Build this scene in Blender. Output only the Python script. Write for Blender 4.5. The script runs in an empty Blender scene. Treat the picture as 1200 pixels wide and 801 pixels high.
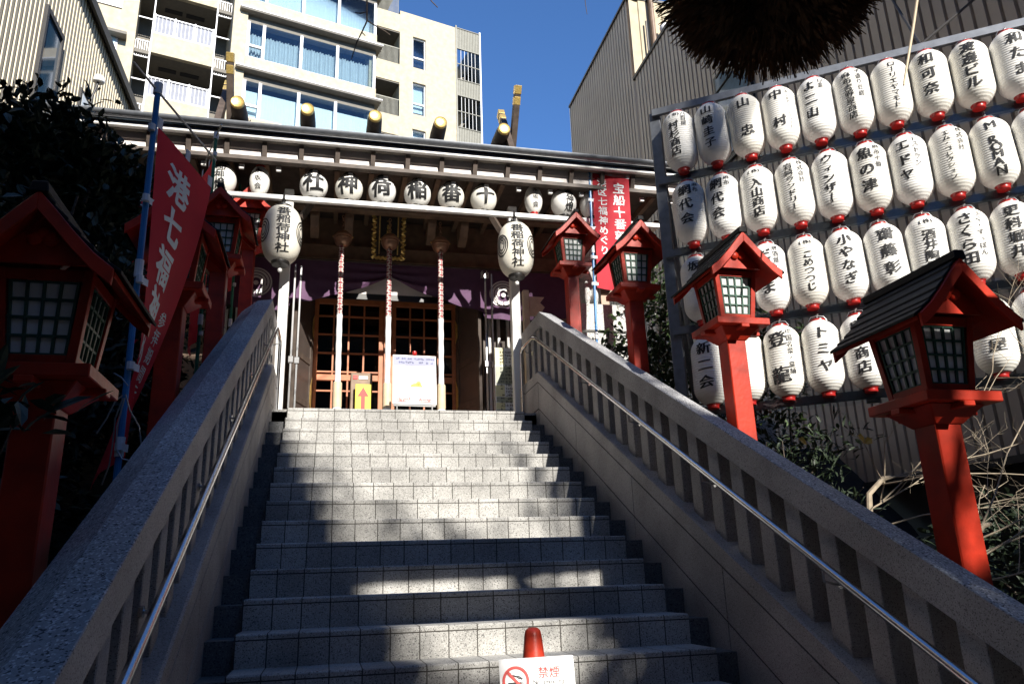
import bpy, bmesh, math, random
from math import sin, cos, tan, pi, radians as R
from mathutils import Vector, Matrix, noise
random.seed(7)
SC = bpy.context.scene
COL = SC.collection

# ------------------------------------------------------------------ camera, sky, sun, exposure
CAM_LOC = Vector((0, 0, 1.514)); F_PX = 902.89
PITCH, YAW, ROLL = 0.294848946, 0.238257616, -0.033621119
fw = Vector((sin(YAW)*cos(PITCH), cos(YAW)*cos(PITCH), sin(PITCH)))
rt = fw.cross(Vector((0, 0, 1))).normalized(); up = rt.cross(fw)
rt, up = rt*cos(ROLL)+up*sin(ROLL), up*cos(ROLL)-rt*sin(ROLL)
cd = bpy.data.cameras.new('camera'); cam = bpy.data.objects.new('camera', cd); COL.objects.link(cam)
cam.matrix_world = Matrix(((rt.x, up.x, -fw.x, CAM_LOC.x), (rt.y, up.y, -fw.y, CAM_LOC.y), (rt.z, up.z, -fw.z, CAM_LOC.z), (0, 0, 0, 1)))
cd.sensor_width = 36; cd.lens = 36*F_PX/1200; cd.clip_start = 0.05; cd.clip_end = 1000
SC.camera = cam
SUN_EL, SUN_AZ = R(29), R(14.8)            # sun behind the viewer's right shoulder
w = bpy.data.worlds.new('World'); SC.world = w; w.use_nodes = True
sky = w.node_tree.nodes.new('ShaderNodeTexSky'); sky.sky_type = 'NISHITA'; sky.sun_disc = False
sky.sun_elevation = SUN_EL; sky.sun_rotation = pi-SUN_AZ; sky.air_density = 1.0; sky.dust_density = 0.0; sky.ozone_density = 10.0
bg = w.node_tree.nodes['Background']; bg.inputs[1].default_value = 0.12
w.node_tree.links.new(sky.outputs[0], bg.inputs[0])
ld = bpy.data.lights.new('sun', 'SUN'); ld.energy = 5.0; ld.angle = R(0.53); ld.color = (1, .95, .87)
sun = bpy.data.objects.new('sun', ld); COL.objects.link(sun)
SDIR = Vector((-sin(SUN_AZ)*cos(SUN_EL), cos(SUN_AZ)*cos(SUN_EL), -sin(SUN_EL)))
sun.rotation_euler = SDIR.to_track_quat('-Z', 'Y').to_euler()
SC.view_settings.view_transform = 'Standard'; SC.view_settings.look = 'None'
SC.view_settings.exposure = 0.82; SC.view_settings.gamma = 1
SC.cycles.max_bounces = 8; SC.cycles.use_denoising = True

# ------------------------------------------------------------------ helpers
def at(px, py, x=None, y=None, z=None):    # a point on the photograph's ray at a known distance
    d = fw + rt*((px-600)/F_PX) - up*((py-400.5)/F_PX)
    k = (x-CAM_LOC.x)/d.x if x is not None else (y-CAM_LOC.y)/d.y if y is not None else (z-CAM_LOC.z)/d.z
    return CAM_LOC + d*k

class MB:
    def __init__(s): s.v = []; s.f = []; s.m = []; s.uv = {}
    def add(s, vs, fs, mi=0):
        o = len(s.v); s.v += [tuple(a) for a in vs]
        for f in fs: s.f.append(tuple(i+o for i in f)); s.m.append(mi)
        return s
    def box(s, x0, x1, y0, y1, z0, z1, mi=0, M=None):
        vs = [(x0, y0, z0), (x1, y0, z0), (x1, y1, z0), (x0, y1, z0), (x0, y0, z1), (x1, y0, z1), (x1, y1, z1), (x0, y1, z1)]
        if M is not None: vs = [M @ Vector(a) for a in vs]
        return s.add(vs, [(0, 3, 2, 1), (4, 5, 6, 7), (0, 1, 5, 4), (1, 2, 6, 5), (2, 3, 7, 6), (3, 0, 4, 7)], mi)
    def hexa(s, bot, top, mi=0):           # frustum from two quads
        return s.add(list(bot)+list(top), [(0, 3, 2, 1), (4, 5, 6, 7), (0, 1, 5, 4), (1, 2, 6, 5), (2, 3, 7, 6), (3, 0, 4, 7)], mi)
    def loft(s, rings, closed=True, caps=True, mi=0):
        n = len(rings[0]); o = len(s.v)
        for r in rings: s.v += [tuple(a) for a in r]
        m = n if closed else n-1
        for i in range(len(rings)-1):
            for j in range(m):
                a = o+i*n+j; b = o+i*n+(j+1) % n
                s.f.append((a, b, b+n, a+n)); s.m.append(mi)
        if caps and closed:
            s.f.append(tuple(o+j for j in reversed(range(n)))); s.m.append(mi)
            e = o+(len(rings)-1)*n; s.f.append(tuple(e+j for j in range(n))); s.m.append(mi)
        return s
    def tube(s, pts, r, n=8, mi=0, caps=True):
        pts = [Vector(p) for p in pts]; rings = []; prev = None
        for i, p in enumerate(pts):
            t = (pts[min(i+1, len(pts)-1)]-pts[max(i-1, 0)]).normalized()
            a = prev if prev is not None else (Vector((1, 0, 0)) if abs(t.x) < .8 else Vector((0, 1, 0)))
            a = (a-t*a.dot(t)).normalized(); prev = a; b = t.cross(a)
            q = r[i] if isinstance(r, (list, tuple)) else r
            rings.append([p+(a*cos(2*pi*k/n)+b*sin(2*pi*k/n))*q for k in range(n)])
        return s.loft(rings, True, caps, mi)
    def lathe(s, prof, n=24, c=(0, 0, 0), mi=0, caps=True):
        c = Vector(c)
        return s.loft([[c+Vector((r*cos(2*pi*k/n), r*sin(2*pi*k/n), z)) for k in range(n)] for r, z in prof], True, caps, mi)
    def prism(s, poly, vec, mi=0):
        vec = Vector(vec); poly = [Vector(p) for p in poly]
        return s.loft([poly, [p+vec for p in poly]], True, True, mi)
    def build(s, name, mats, parent=None, world=True, smooth=False, bevel=0.0, angle=35, recalc=True):
        me = bpy.data.meshes.new(name)
        vs = s.v
        if parent is not None and world:
            L = root_loc(parent); vs = [(a[0]-L.x, a[1]-L.y, a[2]-L.z) for a in vs]
        me.from_pydata(vs, [], s.f)
        if not isinstance(mats, (list, tuple)): mats = [mats]
        for m in mats: me.materials.append(m)
        me.polygons.foreach_set('material_index', s.m)
        if recalc or bevel:
            bm = bmesh.new(); bm.from_mesh(me)
            if recalc: bmesh.ops.recalc_face_normals(bm, faces=bm.faces)
            if bevel:
                es = [e for e in bm.edges if len(e.link_faces) == 2 and e.calc_face_angle(0) > R(30)]
                bmesh.ops.bevel(bm, geom=es, offset=bevel, segments=1, affect='EDGES', clamp_overlap=True)
            bm.to_mesh(me); bm.free()
        if smooth:
            me.polygons.foreach_set('use_smooth', [True]*len(me.polygons)); me.set_sharp_from_angle(angle=R(angle))
        o = bpy.data.objects.new(name, me); COL.objects.link(o)
        if parent is not None: o.parent = parent
        return o

def root_loc(o):
    L = Vector((0, 0, 0))
    while o is not None: L += o.location; o = o.parent
    return L
def tag(o, label, cat, group=None):
    o['label'] = label; o['category'] = cat
    if group: o['group'] = group
    return o
def thing(name, label, cat, loc=(0, 0, 0), rz=0, group=None):
    o = bpy.data.objects.new(name, None); COL.objects.link(o); o.location = loc; o.rotation_euler = (0, 0, rz)
    o.empty_display_size = .1
    return tag(o, label, cat, group)
def dup(o, loc=None, rz=None, label=None, parent=None):
    c = o.copy(); COL.objects.link(c)
    if parent is not None: c.parent = parent
    if loc is not None: c.location = loc
    if rz is not None: c.rotation_euler = (0, 0, rz)
    if label: c['label'] = label
    for ch in list(o.children): dup(ch, parent=c)
    return c

# ------------------------------------------------------------------ materials
def mat(name, col, rough=.6, metal=0, var=.12, scale=6, bump=0, bscale=40, spec=.5, dirt=None, sss=0):
    m = bpy.data.materials.new(name); m.use_nodes = True; nt = m.node_tree; N = nt.nodes; L = nt.links
    b = N['Principled BSDF']; b.inputs['Roughness'].default_value = rough; b.inputs['Metallic'].default_value = metal
    b.inputs['Specular IOR Level'].default_value = spec
    tc = N.new('ShaderNodeTexCoord'); nz = N.new('ShaderNodeTexNoise'); nz.inputs['Scale'].default_value = scale; nz.inputs['Detail'].default_value = 6
    L.new(tc.outputs['Object'], nz.inputs['Vector'])
    rp = N.new('ShaderNodeValToRGB'); rp.color_ramp.elements[0].position = .3; rp.color_ramp.elements[1].position = .7
    rp.color_ramp.elements[0].color = (*[c*(1-var) for c in col], 1); rp.color_ramp.elements[1].color = (*[min(1, c*(1+var)) for c in col], 1)
    if dirt: rp.color_ramp.elements.new(.36).color = (*dirt, 1); rp.color_ramp.elements[0].color = (*dirt, 1)
    L.new(nz.outputs['Fac'], rp.inputs['Fac']); L.new(rp.outputs['Color'], b.inputs['Base Color'])
    if bump:
        n2 = N.new('ShaderNodeTexNoise'); n2.inputs['Scale'].default_value = bscale; n2.inputs['Detail'].default_value = 5
        L.new(tc.outputs['Object'], n2.inputs['Vector'])
        bp = N.new('ShaderNodeBump'); bp.inputs['Strength'].default_value = bump; bp.inputs['Distance'].default_value = .01
        L.new(n2.outputs['Fac'], bp.inputs['Height']); L.new(bp.outputs['Normal'], b.inputs['Normal'])
    return m

def granite(name, base, dark, light, cell=170, rough=.75, joints=False, stain=.25, bump=.25):
    m = bpy.data.materials.new(name); m.use_nodes = True; nt = m.node_tree; N = nt.nodes; L = nt.links
    b = N['Principled BSDF']; b.inputs['Roughness'].default_value = rough; b.inputs['Specular IOR Level'].default_value = .35
    tc = N.new('ShaderNodeTexCoord')
    vo = N.new('ShaderNodeTexVoronoi'); vo.inputs['Scale'].default_value = cell; L.new(tc.outputs['Object'], vo.inputs['Vector'])
    sep = N.new('ShaderNodeSeparateColor'); L.new(vo.outputs['Color'], sep.inputs[0])
    rp = N.new('ShaderNodeValToRGB'); rp.color_ramp.interpolation = 'CONSTANT'
    e = rp.color_ramp.elements; e[0].position = 0; e[0].color = (*dark, 1); e[1].position = .11; e[1].color = (*base, 1)
    x = e.new(.5); x.color = (*[c*1.12 for c in base], 1); x = e.new(.86); x.color = (*light, 1)
    L.new(sep.outputs[0], rp.inputs['Fac'])
    nz = N.new('ShaderNodeTexNoise'); nz.inputs['Scale'].default_value = 2.3; nz.inputs['Detail'].default_value = 7; L.new(tc.outputs['Object'], nz.inputs['Vector'])
    mr = N.new('ShaderNodeMapRange'); mr.inputs[1].default_value = .35; mr.inputs[2].default_value = .65; mr.inputs[3].default_value = 1-stain; mr.inputs[4].default_value = 1.0
    L.new(nz.outputs['Fac'], mr.inputs[0])
    mx = N.new('ShaderNodeMix'); mx.data_type = 'RGBA'; mx.blend_type = 'MULTIPLY'; mx.inputs[0].default_value = 1
    L.new(rp.outputs['Color'], mx.inputs[6]); L.new(mr.outputs[0], mx.inputs[7])
    out = mx.outputs[2]
    if joints:                             # tile joints run along the UV metres of each step
        uv = N.new('ShaderNodeUVMap'); sx = N.new('ShaderNodeSeparateXYZ'); L.new(uv.outputs[0], sx.inputs[0])
        def mth(op, a, bb):
            n = N.new('ShaderNodeMath'); n.operation = op
            for i, q in enumerate((a, bb)):
                if hasattr(q, 'is_linked'): L.new(q, n.inputs[i])
                else: n.inputs[i].default_value = q
            return n.outputs[0]
        fx = mth('FRACT', mth('DIVIDE', sx.outputs[0], .1529), 0)
        ju = mth('LESS_THAN', fx, .04)
        d = mth('ABSOLUTE', mth('SUBTRACT', sx.outputs[1], .029), 0)
        jv = mth('LESS_THAN', d, .0032)
        j = mth('MAXIMUM', ju, jv)
        m2 = N.new('ShaderNodeMix'); m2.data_type = 'RGBA'; L.new(j, m2.inputs[0]); L.new(out, m2.inputs[6]); m2.inputs[7].default_value = (.05, .045, .038, 1)
        # each tile a slightly different tone
        wn = N.new('ShaderNodeTexWhiteNoise'); wn.noise_dimensions = '2D'
        cx = N.new('ShaderNodeCombineXYZ'); L.new(mth('FLOOR', mth('DIVIDE', sx.outputs[0], .1529), 0), cx.inputs[0]); L.new(mth('FLOOR', mth('DIVIDE', sx.outputs[2], .05), 0), cx.inputs[1])
        sp = N.new('ShaderNodeSeparateXYZ'); L.new(tc.outputs['Object'], sp.inputs[0]); L.new(mth('FLOOR', mth('MULTIPLY', sp.outputs[2], 6.25), 0), cx.inputs[1])
        L.new(cx.outputs[0], wn.inputs['Vector'])
        m3 = N.new('ShaderNodeMix'); m3.data_type = 'RGBA'; m3.blend_type = 'MULTIPLY'; m3.inputs[0].default_value = 1
        mr2 = N.new('ShaderNodeMapRange'); mr2.inputs[3].default_value = .82; mr2.inputs[4].default_value = 1.05; L.new(wn.outputs[0], mr2.inputs[0])
        L.new(m2.outputs[2], m3.inputs[6]); L.new(mr2.outputs[0], m3.inputs[7]); out = m3.outputs[2]
    L.new(out, b.inputs['Base Color'])
    if bump:
        bp = N.new('ShaderNodeBump'); bp.inputs['Strength'].default_value = bump; bp.inputs['Distance'].default_value = .004
        L.new(sep.outputs[1], bp.inputs['Height']); L.new(bp.outputs['Normal'], b.inputs['Normal'])
    return m

M = {}
M['step'] = granite('step_granite', (.41, .40, .375), (.15, .145, .14), (.58, .57, .54), 235, .8, True, .36)
M['gutter_stone'] = granite('gutter_stone', (.13, .13, .13), (.06, .06, .06), (.2, .2, .2), 170, .85)
M['rail_stone'] = granite('balustrade_granite', (.40, .375, .36), (.2, .19, .18), (.52, .5, .48), 260, .7, False, .34)
M['cap_stone'] = granite('cap_granite', (.34, .34, .345), (.09, .09, .1), (.66, .66, .66), 150, .85, False, .2, .5)
M['joint'] = mat('joint_dark', (.012, .011, .01), .9)
M['paving'] = granite('paving_granite', (.33, .32, .3), (.14, .13, .12), (.5, .5, .48), 120, .8)
M['asphalt'] = mat('asphalt', (.05, .05, .052), .9, var=.25, scale=30, bump=.4, bscale=200)
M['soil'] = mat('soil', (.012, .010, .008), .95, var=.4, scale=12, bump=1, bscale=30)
M['steel'] = mat('stainless', (.62, .62, .63), .22, 1, var=.05)
M['zinc'] = mat('galvanised_steel', (.22, .235, .26), .45, .7, var=.15, scale=15)
M['red'] = mat('red_lacquer', (.47, .028, .010), .42, 0, var=.3, scale=5, bump=.12, bscale=30, dirt=(.27, .022, .010), spec=.28)
M['roofblk'] = mat('lantern_roof_black', (.008, .0078, .008), .6, var=.4, scale=14, bump=.12, spec=.15)
M['green'] = mat('green_lattice', (.018, .075, .05), .5)
M['pane'] = mat('frosted_pane', (.72, .74, .72), .35, var=.06)
M['paper'] = mat('lantern_paper', (.83, .82, .79), .55, var=.03, scale=5)
M['paper_warm'] = mat('aged_lantern_paper', (.74, .70, .60), .55, var=.08, scale=7)
M['redring'] = mat('red_lantern_ring', (.38, .018, .016), .35)
M['ink'] = mat('black_ink', (.012, .012, .013), .6, var=.2)
M['ink_soft'] = mat('grey_ink', (.06, .06, .065), .6, var=.2)
M['blk'] = mat('black_fitting', (.014, .013, .012), .4)
M['wire'] = mat('wire', (.35, .35, .35), .4, .8)
M['gold'] = mat('gold_leaf', (.85, .60, .20), .38, .75, var=.2, scale=40, bump=.3, bscale=60)
M['copper'] = mat('bronze_bell', (.44, .25, .16), .33, .6, var=.25, scale=12)
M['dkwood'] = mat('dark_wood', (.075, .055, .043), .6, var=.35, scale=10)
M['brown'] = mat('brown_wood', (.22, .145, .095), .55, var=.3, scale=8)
M['dkpanel'] = mat('dark_door_panel', (.075, .058, .05), .5)
M['lattice'] = mat('red_brown_lattice', (.44, .15, .06), .5, var=.2, scale=9)
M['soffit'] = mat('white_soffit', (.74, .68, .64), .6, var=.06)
M['wpaint'] = mat('white_paint', (.8, .79, .76), .45, var=.04)
M['pinkwall'] = mat('tan_wall', (.42, .29, .21), .6, var=.12)
M['tile'] = mat('roof_tile', (.06, .06, .062), .45, .3, var=.25, scale=20)
M['purple'] = mat('purple_cloth', (.11, .05, .11), .75, var=.12, scale=12, bump=.2, bscale=150)
M['crest'] = mat('crest_white', (.72, .7, .68), .8)
M['cloth_red'] = mat('red_banner_cloth', (.5, .03, .045), .7, var=.08, scale=4, bump=.15, bscale=14)
def cloth_mat(name, col):
    m = mat(name, col, .7, var=.08, scale=4, bump=.15, bscale=14); nt = m.node_tree
    tr = nt.nodes.new('ShaderNodeBsdfTranslucent'); tr.inputs[0].default_value = (*col, 1); mx = nt.nodes.new('ShaderNodeMixShader'); mx.inputs[0].default_value = .45
    nt.links.new(nt.nodes['Principled BSDF'].outputs[0], mx.inputs[1]); nt.links.new(tr.outputs[0], mx.inputs[2]); nt.links.new(mx.outputs[0], nt.nodes['Material Output'].inputs[0]); return m
M['cloth_red'] = cloth_mat('red_banner_cloth', (.78, .04, .065))
M['cloth_white'] = mat('banner_white', (.78, .78, .78), .75)
M['bluepole'] = mat('blue_pole', (.035, .2, .48), .3)
M['greenpole'] = mat('green_pole', (.015, .17, .10), .35)
M['plastic_w'] = mat('white_plastic', (.7, .72, .75), .4)
M['clad'] = mat('cream_cladding', (.40, .335, .225), .5, .1, var=.06, scale=1.5)
M['clad2'] = mat('grey_cladding', (.42, .35, .28), .5, .1, var=.08, scale=1.2)
M['darktrim'] = mat('dark_trim', (.03, .028, .027), .5)
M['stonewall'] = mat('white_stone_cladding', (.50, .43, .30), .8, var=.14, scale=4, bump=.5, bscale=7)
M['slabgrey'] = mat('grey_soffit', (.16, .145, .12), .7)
M['frame_w'] = mat('white_window_frame', (.72, .72, .74), .4)
M['louver'] = mat('grey_louver', (.19, .185, .15), .5, .2)
M['curt'] = mat('window_curtain', (.55, .58, .6), .8, var=.05)
M['blind'] = mat('window_blind', (.78, .82, .83), .8, var=.03)
M['roomdark'] = mat('dark_room', (.03, .03, .035), .9)
M['leaf'] = mat('dark_leaf', (.020, .034, .015), .6, var=.45, scale=7)
M['leaf2'] = mat('camellia_leaf', (.045, .075, .025), .32, var=.45, scale=9)
M['yleaf'] = mat('yellow_leaf', (.55, .3, .02), .6, var=.3)
M['bark'] = mat('bark', (.09, .07, .055), .9, var=.4, scale=20, bump=.6)
M['twig'] = mat('pale_twig', (.34, .28, .20), .8, var=.3, scale=25)
M['cedar'] = mat('dry_cedar_needles', (.20, .10, .04), .9, var=.5, scale=14)
M['cone'] = mat('cone_red_plastic', (.66, .055, .025), .4, var=.22, scale=18, bump=.1)
M['sign_w'] = mat('sign_white', (.82, .82, .82), .35, var=.02)
M['sign_r'] = mat('sign_red', (.62, .05, .04), .5)
M['navy'] = mat('poster_navy', (.08, .09, .2), .6, var=.3)
M['yellow'] = mat('sign_yellow', (.75, .6, .05), .5)
M['palewood'] = mat('pale_wood', (.62, .5, .34), .6, var=.12, scale=12)
M['granite_w'] = granite('pale_granite', (.52, .52, .5), (.25, .25, .25), (.7, .7, .7), 120, .8)
M['skin_y'] = mat('poster_yellow_orange', (.75, .5, .08), .6)

nt = M['paper'].node_tree
oi = nt.nodes.new('ShaderNodeObjectInfo'); rp_ = nt.nodes.new('ShaderNodeValToRGB'); rp_.color_ramp.elements[0].color = (.93, .91, .85, 1); rp_.color_ramp.elements[1].color = (1, 1, 1, 1)
mx_ = nt.nodes.new('ShaderNodeMix'); mx_.data_type = 'RGBA'; mx_.blend_type = 'MULTIPLY'; mx_.inputs[0].default_value = 1
nt.links.new(oi.outputs['Random'], rp_.inputs[0]); nt.links.new(nt.nodes['Color Ramp'].outputs[0], mx_.inputs[6]); nt.links.new(rp_.outputs[0], mx_.inputs[7]); nt.links.new(mx_.outputs[2], nt.nodes['Principled BSDF'].inputs['Base Color'])

def glass_mat(name, tint, rough=.03, fres=.5):
    m = bpy.data.materials.new(name); m.use_nodes = True; nt = m.node_tree; N = nt.nodes; L = nt.links
    N.remove(N['Principled BSDF']); o = N['Material Output']
    t = N.new('ShaderNodeBsdfTransparent'); t.inputs[0].default_value = (*tint, 1)
    g = N.new('ShaderNodeBsdfGlossy'); g.inputs['Roughness'].default_value = rough
    f = N.new('ShaderNodeFresnel'); f.inputs[0].default_value = 1.5
    mx = N.new('ShaderNodeMixShader'); L.new(f.outputs[0], mx.inputs[0]); L.new(t.outputs[0], mx.inputs[1]); L.new(g.outputs[0], mx.inputs[2])
    L.new(mx.outputs[0], o.inputs[0]); return m
M['glass'] = glass_mat('window_glass', (.80, .87, .90))
M['glass_d'] = glass_mat('dark_glass', (.35, .38, .4))

def rope_mat():
    m = bpy.data.materials.new('red_white_rope'); m.use_nodes = True; nt = m.node_tree; N = nt.nodes; L = nt.links
    b = N['Principled BSDF']; b.inputs['Roughness'].default_value = .85
    tc = N.new('ShaderNodeTexCoord'); sx = N.new('ShaderNodeSeparateXYZ'); L.new(tc.outputs['Object'], sx.inputs[0])
    def mth(op, a, bb=0.0):
        n = N.new('ShaderNodeMath'); n.operation = op
        for i, q in enumerate((a, bb)):
            if hasattr(q, 'is_linked'): L.new(q, n.inputs[i])
            else: n.inputs[i].default_value = q
        return n.outputs[0]
    an = mth('DIVIDE', mth('ARCTAN2', sx.outputs[1], sx.outputs[0]), 2*pi)
    zz = mth('MULTIPLY', sx.outputs[2], 14)
    a = mth('LESS_THAN', mth('FRACT', mth('ADD', mth('MULTIPLY', an, 2), zz)), .36)
    c = mth('LESS_THAN', mth('FRACT', mth('SUBTRACT', mth('MULTIPLY', an, 2), zz)), .36)
    k = mth('MULTIPLY', a, c); k2 = mth('MAXIMUM', k, mth('MULTIPLY', mth('SUBTRACT', 1.0, a), mth('SUBTRACT', 1.0, c)))
    mx = N.new('ShaderNodeMix'); mx.data_type = 'RGBA'; L.new(k2, mx.inputs[0]); mx.inputs[6].default_value = (.66, .6, .54, 1); mx.inputs[7].default_value = (.30, .07, .08, 1)
    L.new(mx.outputs[2], b.inputs['Base Color']); return m
M['rope'] = rope_mat()

# ------------------------------------------------------------------ lettering: glyph outlines with a brush-like stroke
_G = {}
def glyph(ch):
    if ch in _G: return _G[ch]
    c = bpy.data.curves.new('glyph', 'FONT'); c.body = ch; c.resolution_u = 3
    o = bpy.data.objects.new('glyph', c); COL.objects.link(o)
    me = bpy.data.meshes.new_from_object(o); bpy.data.objects.remove(o); bpy.data.curves.remove(c)
    v = [(p.co.x, p.co.y) for p in me.vertices]; f = [tuple(p.vertices) for p in me.polygons]; bpy.data.meshes.remove(me)
    _G[ch] = (v, f); return _G[ch]
SMALL = 'ッャュョィァェォっゃゅょ'
def glyph_shape(ch, kx, ky, slant, wob, cut=7):
    """2D glyph in a unit cell centred on 0, thickened unevenly and cut into small faces so that it can follow a curved surface"""
    v, f = glyph(ch)
    bm = bmesh.new(); vs = [bm.verts.new((x, y, 0)) for x, y in v]
    for q in f:
        try: bm.faces.new([vs[i] for i in q])
        except ValueError: pass
    bmesh.ops.remove_doubles(bm, verts=bm.verts, dist=1e-5)
    nrm = {}
    for e in bm.edges:
        if len(e.link_faces) == 1:
            a, b = e.verts; d = (b.co-a.co)
            n = Vector((d.y, -d.x, 0))
            if n.length < 1e-9: continue
            n.normalize()
            c = e.link_faces[0].calc_center_median()
            if n.dot(c-(a.co+b.co)/2) > 0: n = -n
            for q in (a, b): nrm[q] = nrm.get(q, Vector((0, 0, 0)))+n
    sd = random.random()*50
    for q, n in nrm.items():
        n.normalize(); k = 1+.5*noise.noise(Vector((q.co.x*3, q.co.y*3, sd)))
        q.co.x += n.x*kx*k; q.co.y += n.y*ky*k
    for q in bm.verts:
        x, y = q.co.x-.5, q.co.y-.385
        if ch.isascii() and len(ch) == 1: x += .2
        if ch in SMALL: x, y = x*.75+.06, y*.75
        if ch in 'ー—‐': x, y = y, -x
        if ch in '()（）': x, y = x, y
        dx = noise.noise(Vector((x*2.2, y*2.2, sd)))*wob; dy = noise.noise(Vector((x*2.2+9, y*2.2, sd)))*wob
        q.co.x = x+dx+.05*slant*y; q.co.y = y+slant*x+dy-.25*slant*x*x
    if cut:
        for i in range(-cut//2, cut//2+1):
            g = list(bm.verts)+list(bm.edges)+list(bm.faces)
            bmesh.ops.bisect_plane(bm, geom=g, plane_co=(i/cut*1.05+.01, 0, 0), plane_no=(1, 0, 0))
            g = list(bm.verts)+list(bm.edges)+list(bm.faces)
            bmesh.ops.bisect_plane(bm, geom=g, plane_co=(0, i/cut*1.05+.01, 0), plane_no=(0, 1, 0))
    bm.verts.index_update()
    V = [(q.co.x, q.co.y) for q in bm.verts]; Fc = [tuple(q.index for q in p.verts) for p in bm.faces]
    bm.free(); return V, Fc
def write(mb, chars, fn, kx=.025, ky=.006, slant=.12, wob=.05, cut=7, mi=0):
    """chars = [(char, x, y, size)], fn maps a flat (x, y) in metres to the surface"""
    for ch, cx, cy, s in chars:
        if ch == ' ': continue
        V, Fc = glyph_shape(ch, kx, ky, slant if ch not in 'ー' else 0, wob, cut)
        mb.add([fn(cx+x*s, cy+y*s) for x, y in V], Fc, mi)
def column(text, x, ytop, size, step=None):
    step = step or size*1.05
    out = []; y = ytop
    for ch in text:
        out.append((ch, x, y, size)); y -= step
    return out

# ================================================================== THE SETTING
T = .16/.29802; Y0 = 7.872; Z0 = 3.2; RUN = .29802; RISE = .16
XL, XR = -.4253, 2.0211
XC = .798
def line(y): return Z0-(Y0-y)*T

# ground and slopes
mb = MB(); mb.add([(-150, -150, 0), (150, -150, 0), (150, 220, 0), (-150, 220, 0)], [(0, 1, 2, 3)])
g = mb.build('ground', M['asphalt'], recalc=False); g['kind'] = 'structure'
mb = MB(); NX, NY = 14, 40
def slope(x0, x1):
    o = len(mb.v)
    for j in range(NY+1):
        for i in range(NX+1):
            x = x0+(x1-x0)*i/NX; y = 1.6+(18-1.6)*j/NY
            z = min(max(line(y)-.05, .02), 3.12)
            if x > 0: k_ = min(1, max(0, (x-3.3)/.7)); z -= min(1.7, z-.05)*k_*k_*(3-2*k_)*min(1, max(0, (9-y)/2))
            z = z+.12*noise.noise(Vector((x*1.3, y*1.3, 0)))-.1
            mb.v.append((x, y, z))
    for j in range(NY):
        for i in range(NX):
            a = o+j*(NX+1)+i; mb.f.append((a, a+1, a+NX+2, a+NX+1)); mb.m.append(0)
slope(-6.0, -.98); slope(2.58, 6.5)
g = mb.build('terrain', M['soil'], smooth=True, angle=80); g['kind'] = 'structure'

# the stairs: twenty tiled granite steps with a dark stepped gutter on each side
me_v, me_f, me_m, me_uv = [], [], [], []
def quad(p, uv, mi):
    o = len(me_v); me_v.extend(p); me_f.append((o, o+1, o+2, o+3)); me_m.append(mi); me_uv.extend(uv)
CH = .007
for n in range(20):
    y = Y0-n*RUN; z = Z0-n*RISE; zb = z-RISE; yb = y+RUN if n else y+.3
    quad([(XL, y, zb), (XR, y, zb), (XR, y, z-CH), (XL, y, z-CH)], [(0, RISE), (XR-XL, RISE), (XR-XL, CH), (0, CH)], 0)
    quad([(XL, y, z-CH), (XR, y, z-CH), (XR, y+CH, z), (XL, y+CH, z)], [(0, .01), (XR-XL, .01), (XR-XL, 0), (0, 0)], 0)
    quad([(XL, y+CH, z), (XR, y+CH, z), (XR, yb, z), (XL, yb, z)], [(0, .1), (XR-XL, .1), (XR-XL, .1+yb-y), (0, .1+yb-y)], 0)
    for xa, xb in ((XL-.15, XL), (XR, XR+.15)):
        d = .06
        quad([(xa, y+d, zb-.03), (xb, y+d, zb-.03), (xb, y+d, z-.03), (xa, y+d, z-.03)], [(0, .1)]*4, 1)
        quad([(xa, y+d, z-.03), (xb, y+d, z-.03), (xb, yb+d, z-.03), (xa, yb+d, z-.03)], [(0, .1)]*4, 1)
    for xs, sgn in ((XL, -1), (XR, 1)):
        quad([(xs, y, zb-.05), (xs, yb+.06, zb-.05), (xs, yb+.06, z), (xs, y, z)], [(0, .1)]*4, 0)
me = bpy.data.meshes.new('stairs'); me.from_pydata(me_v, [], me_f); me.materials.append(M['step']); me.materials.append(M['gutter_stone'])
me.polygons.foreach_set('material_index', me_m)
ul = me.uv_layers.new(name='UVMap'); ul.data.foreach_set('uv', [c for p in me_uv for c in p])
o = bpy.data.objects.new('stairs', me); COL.objects.link(o); o['kind'] = 'structure'
mb = MB(); mb.box(-3.6, 5.2, Y0+.3, 14, 2.9, Z0-.002); mb.box(XL-.3, XR+.3, Y0+.06, Y0+.31, 2.9, Z0-.004)
g = mb.build('shrine_terrace', M['paving']); g['kind'] = 'structure'

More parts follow.
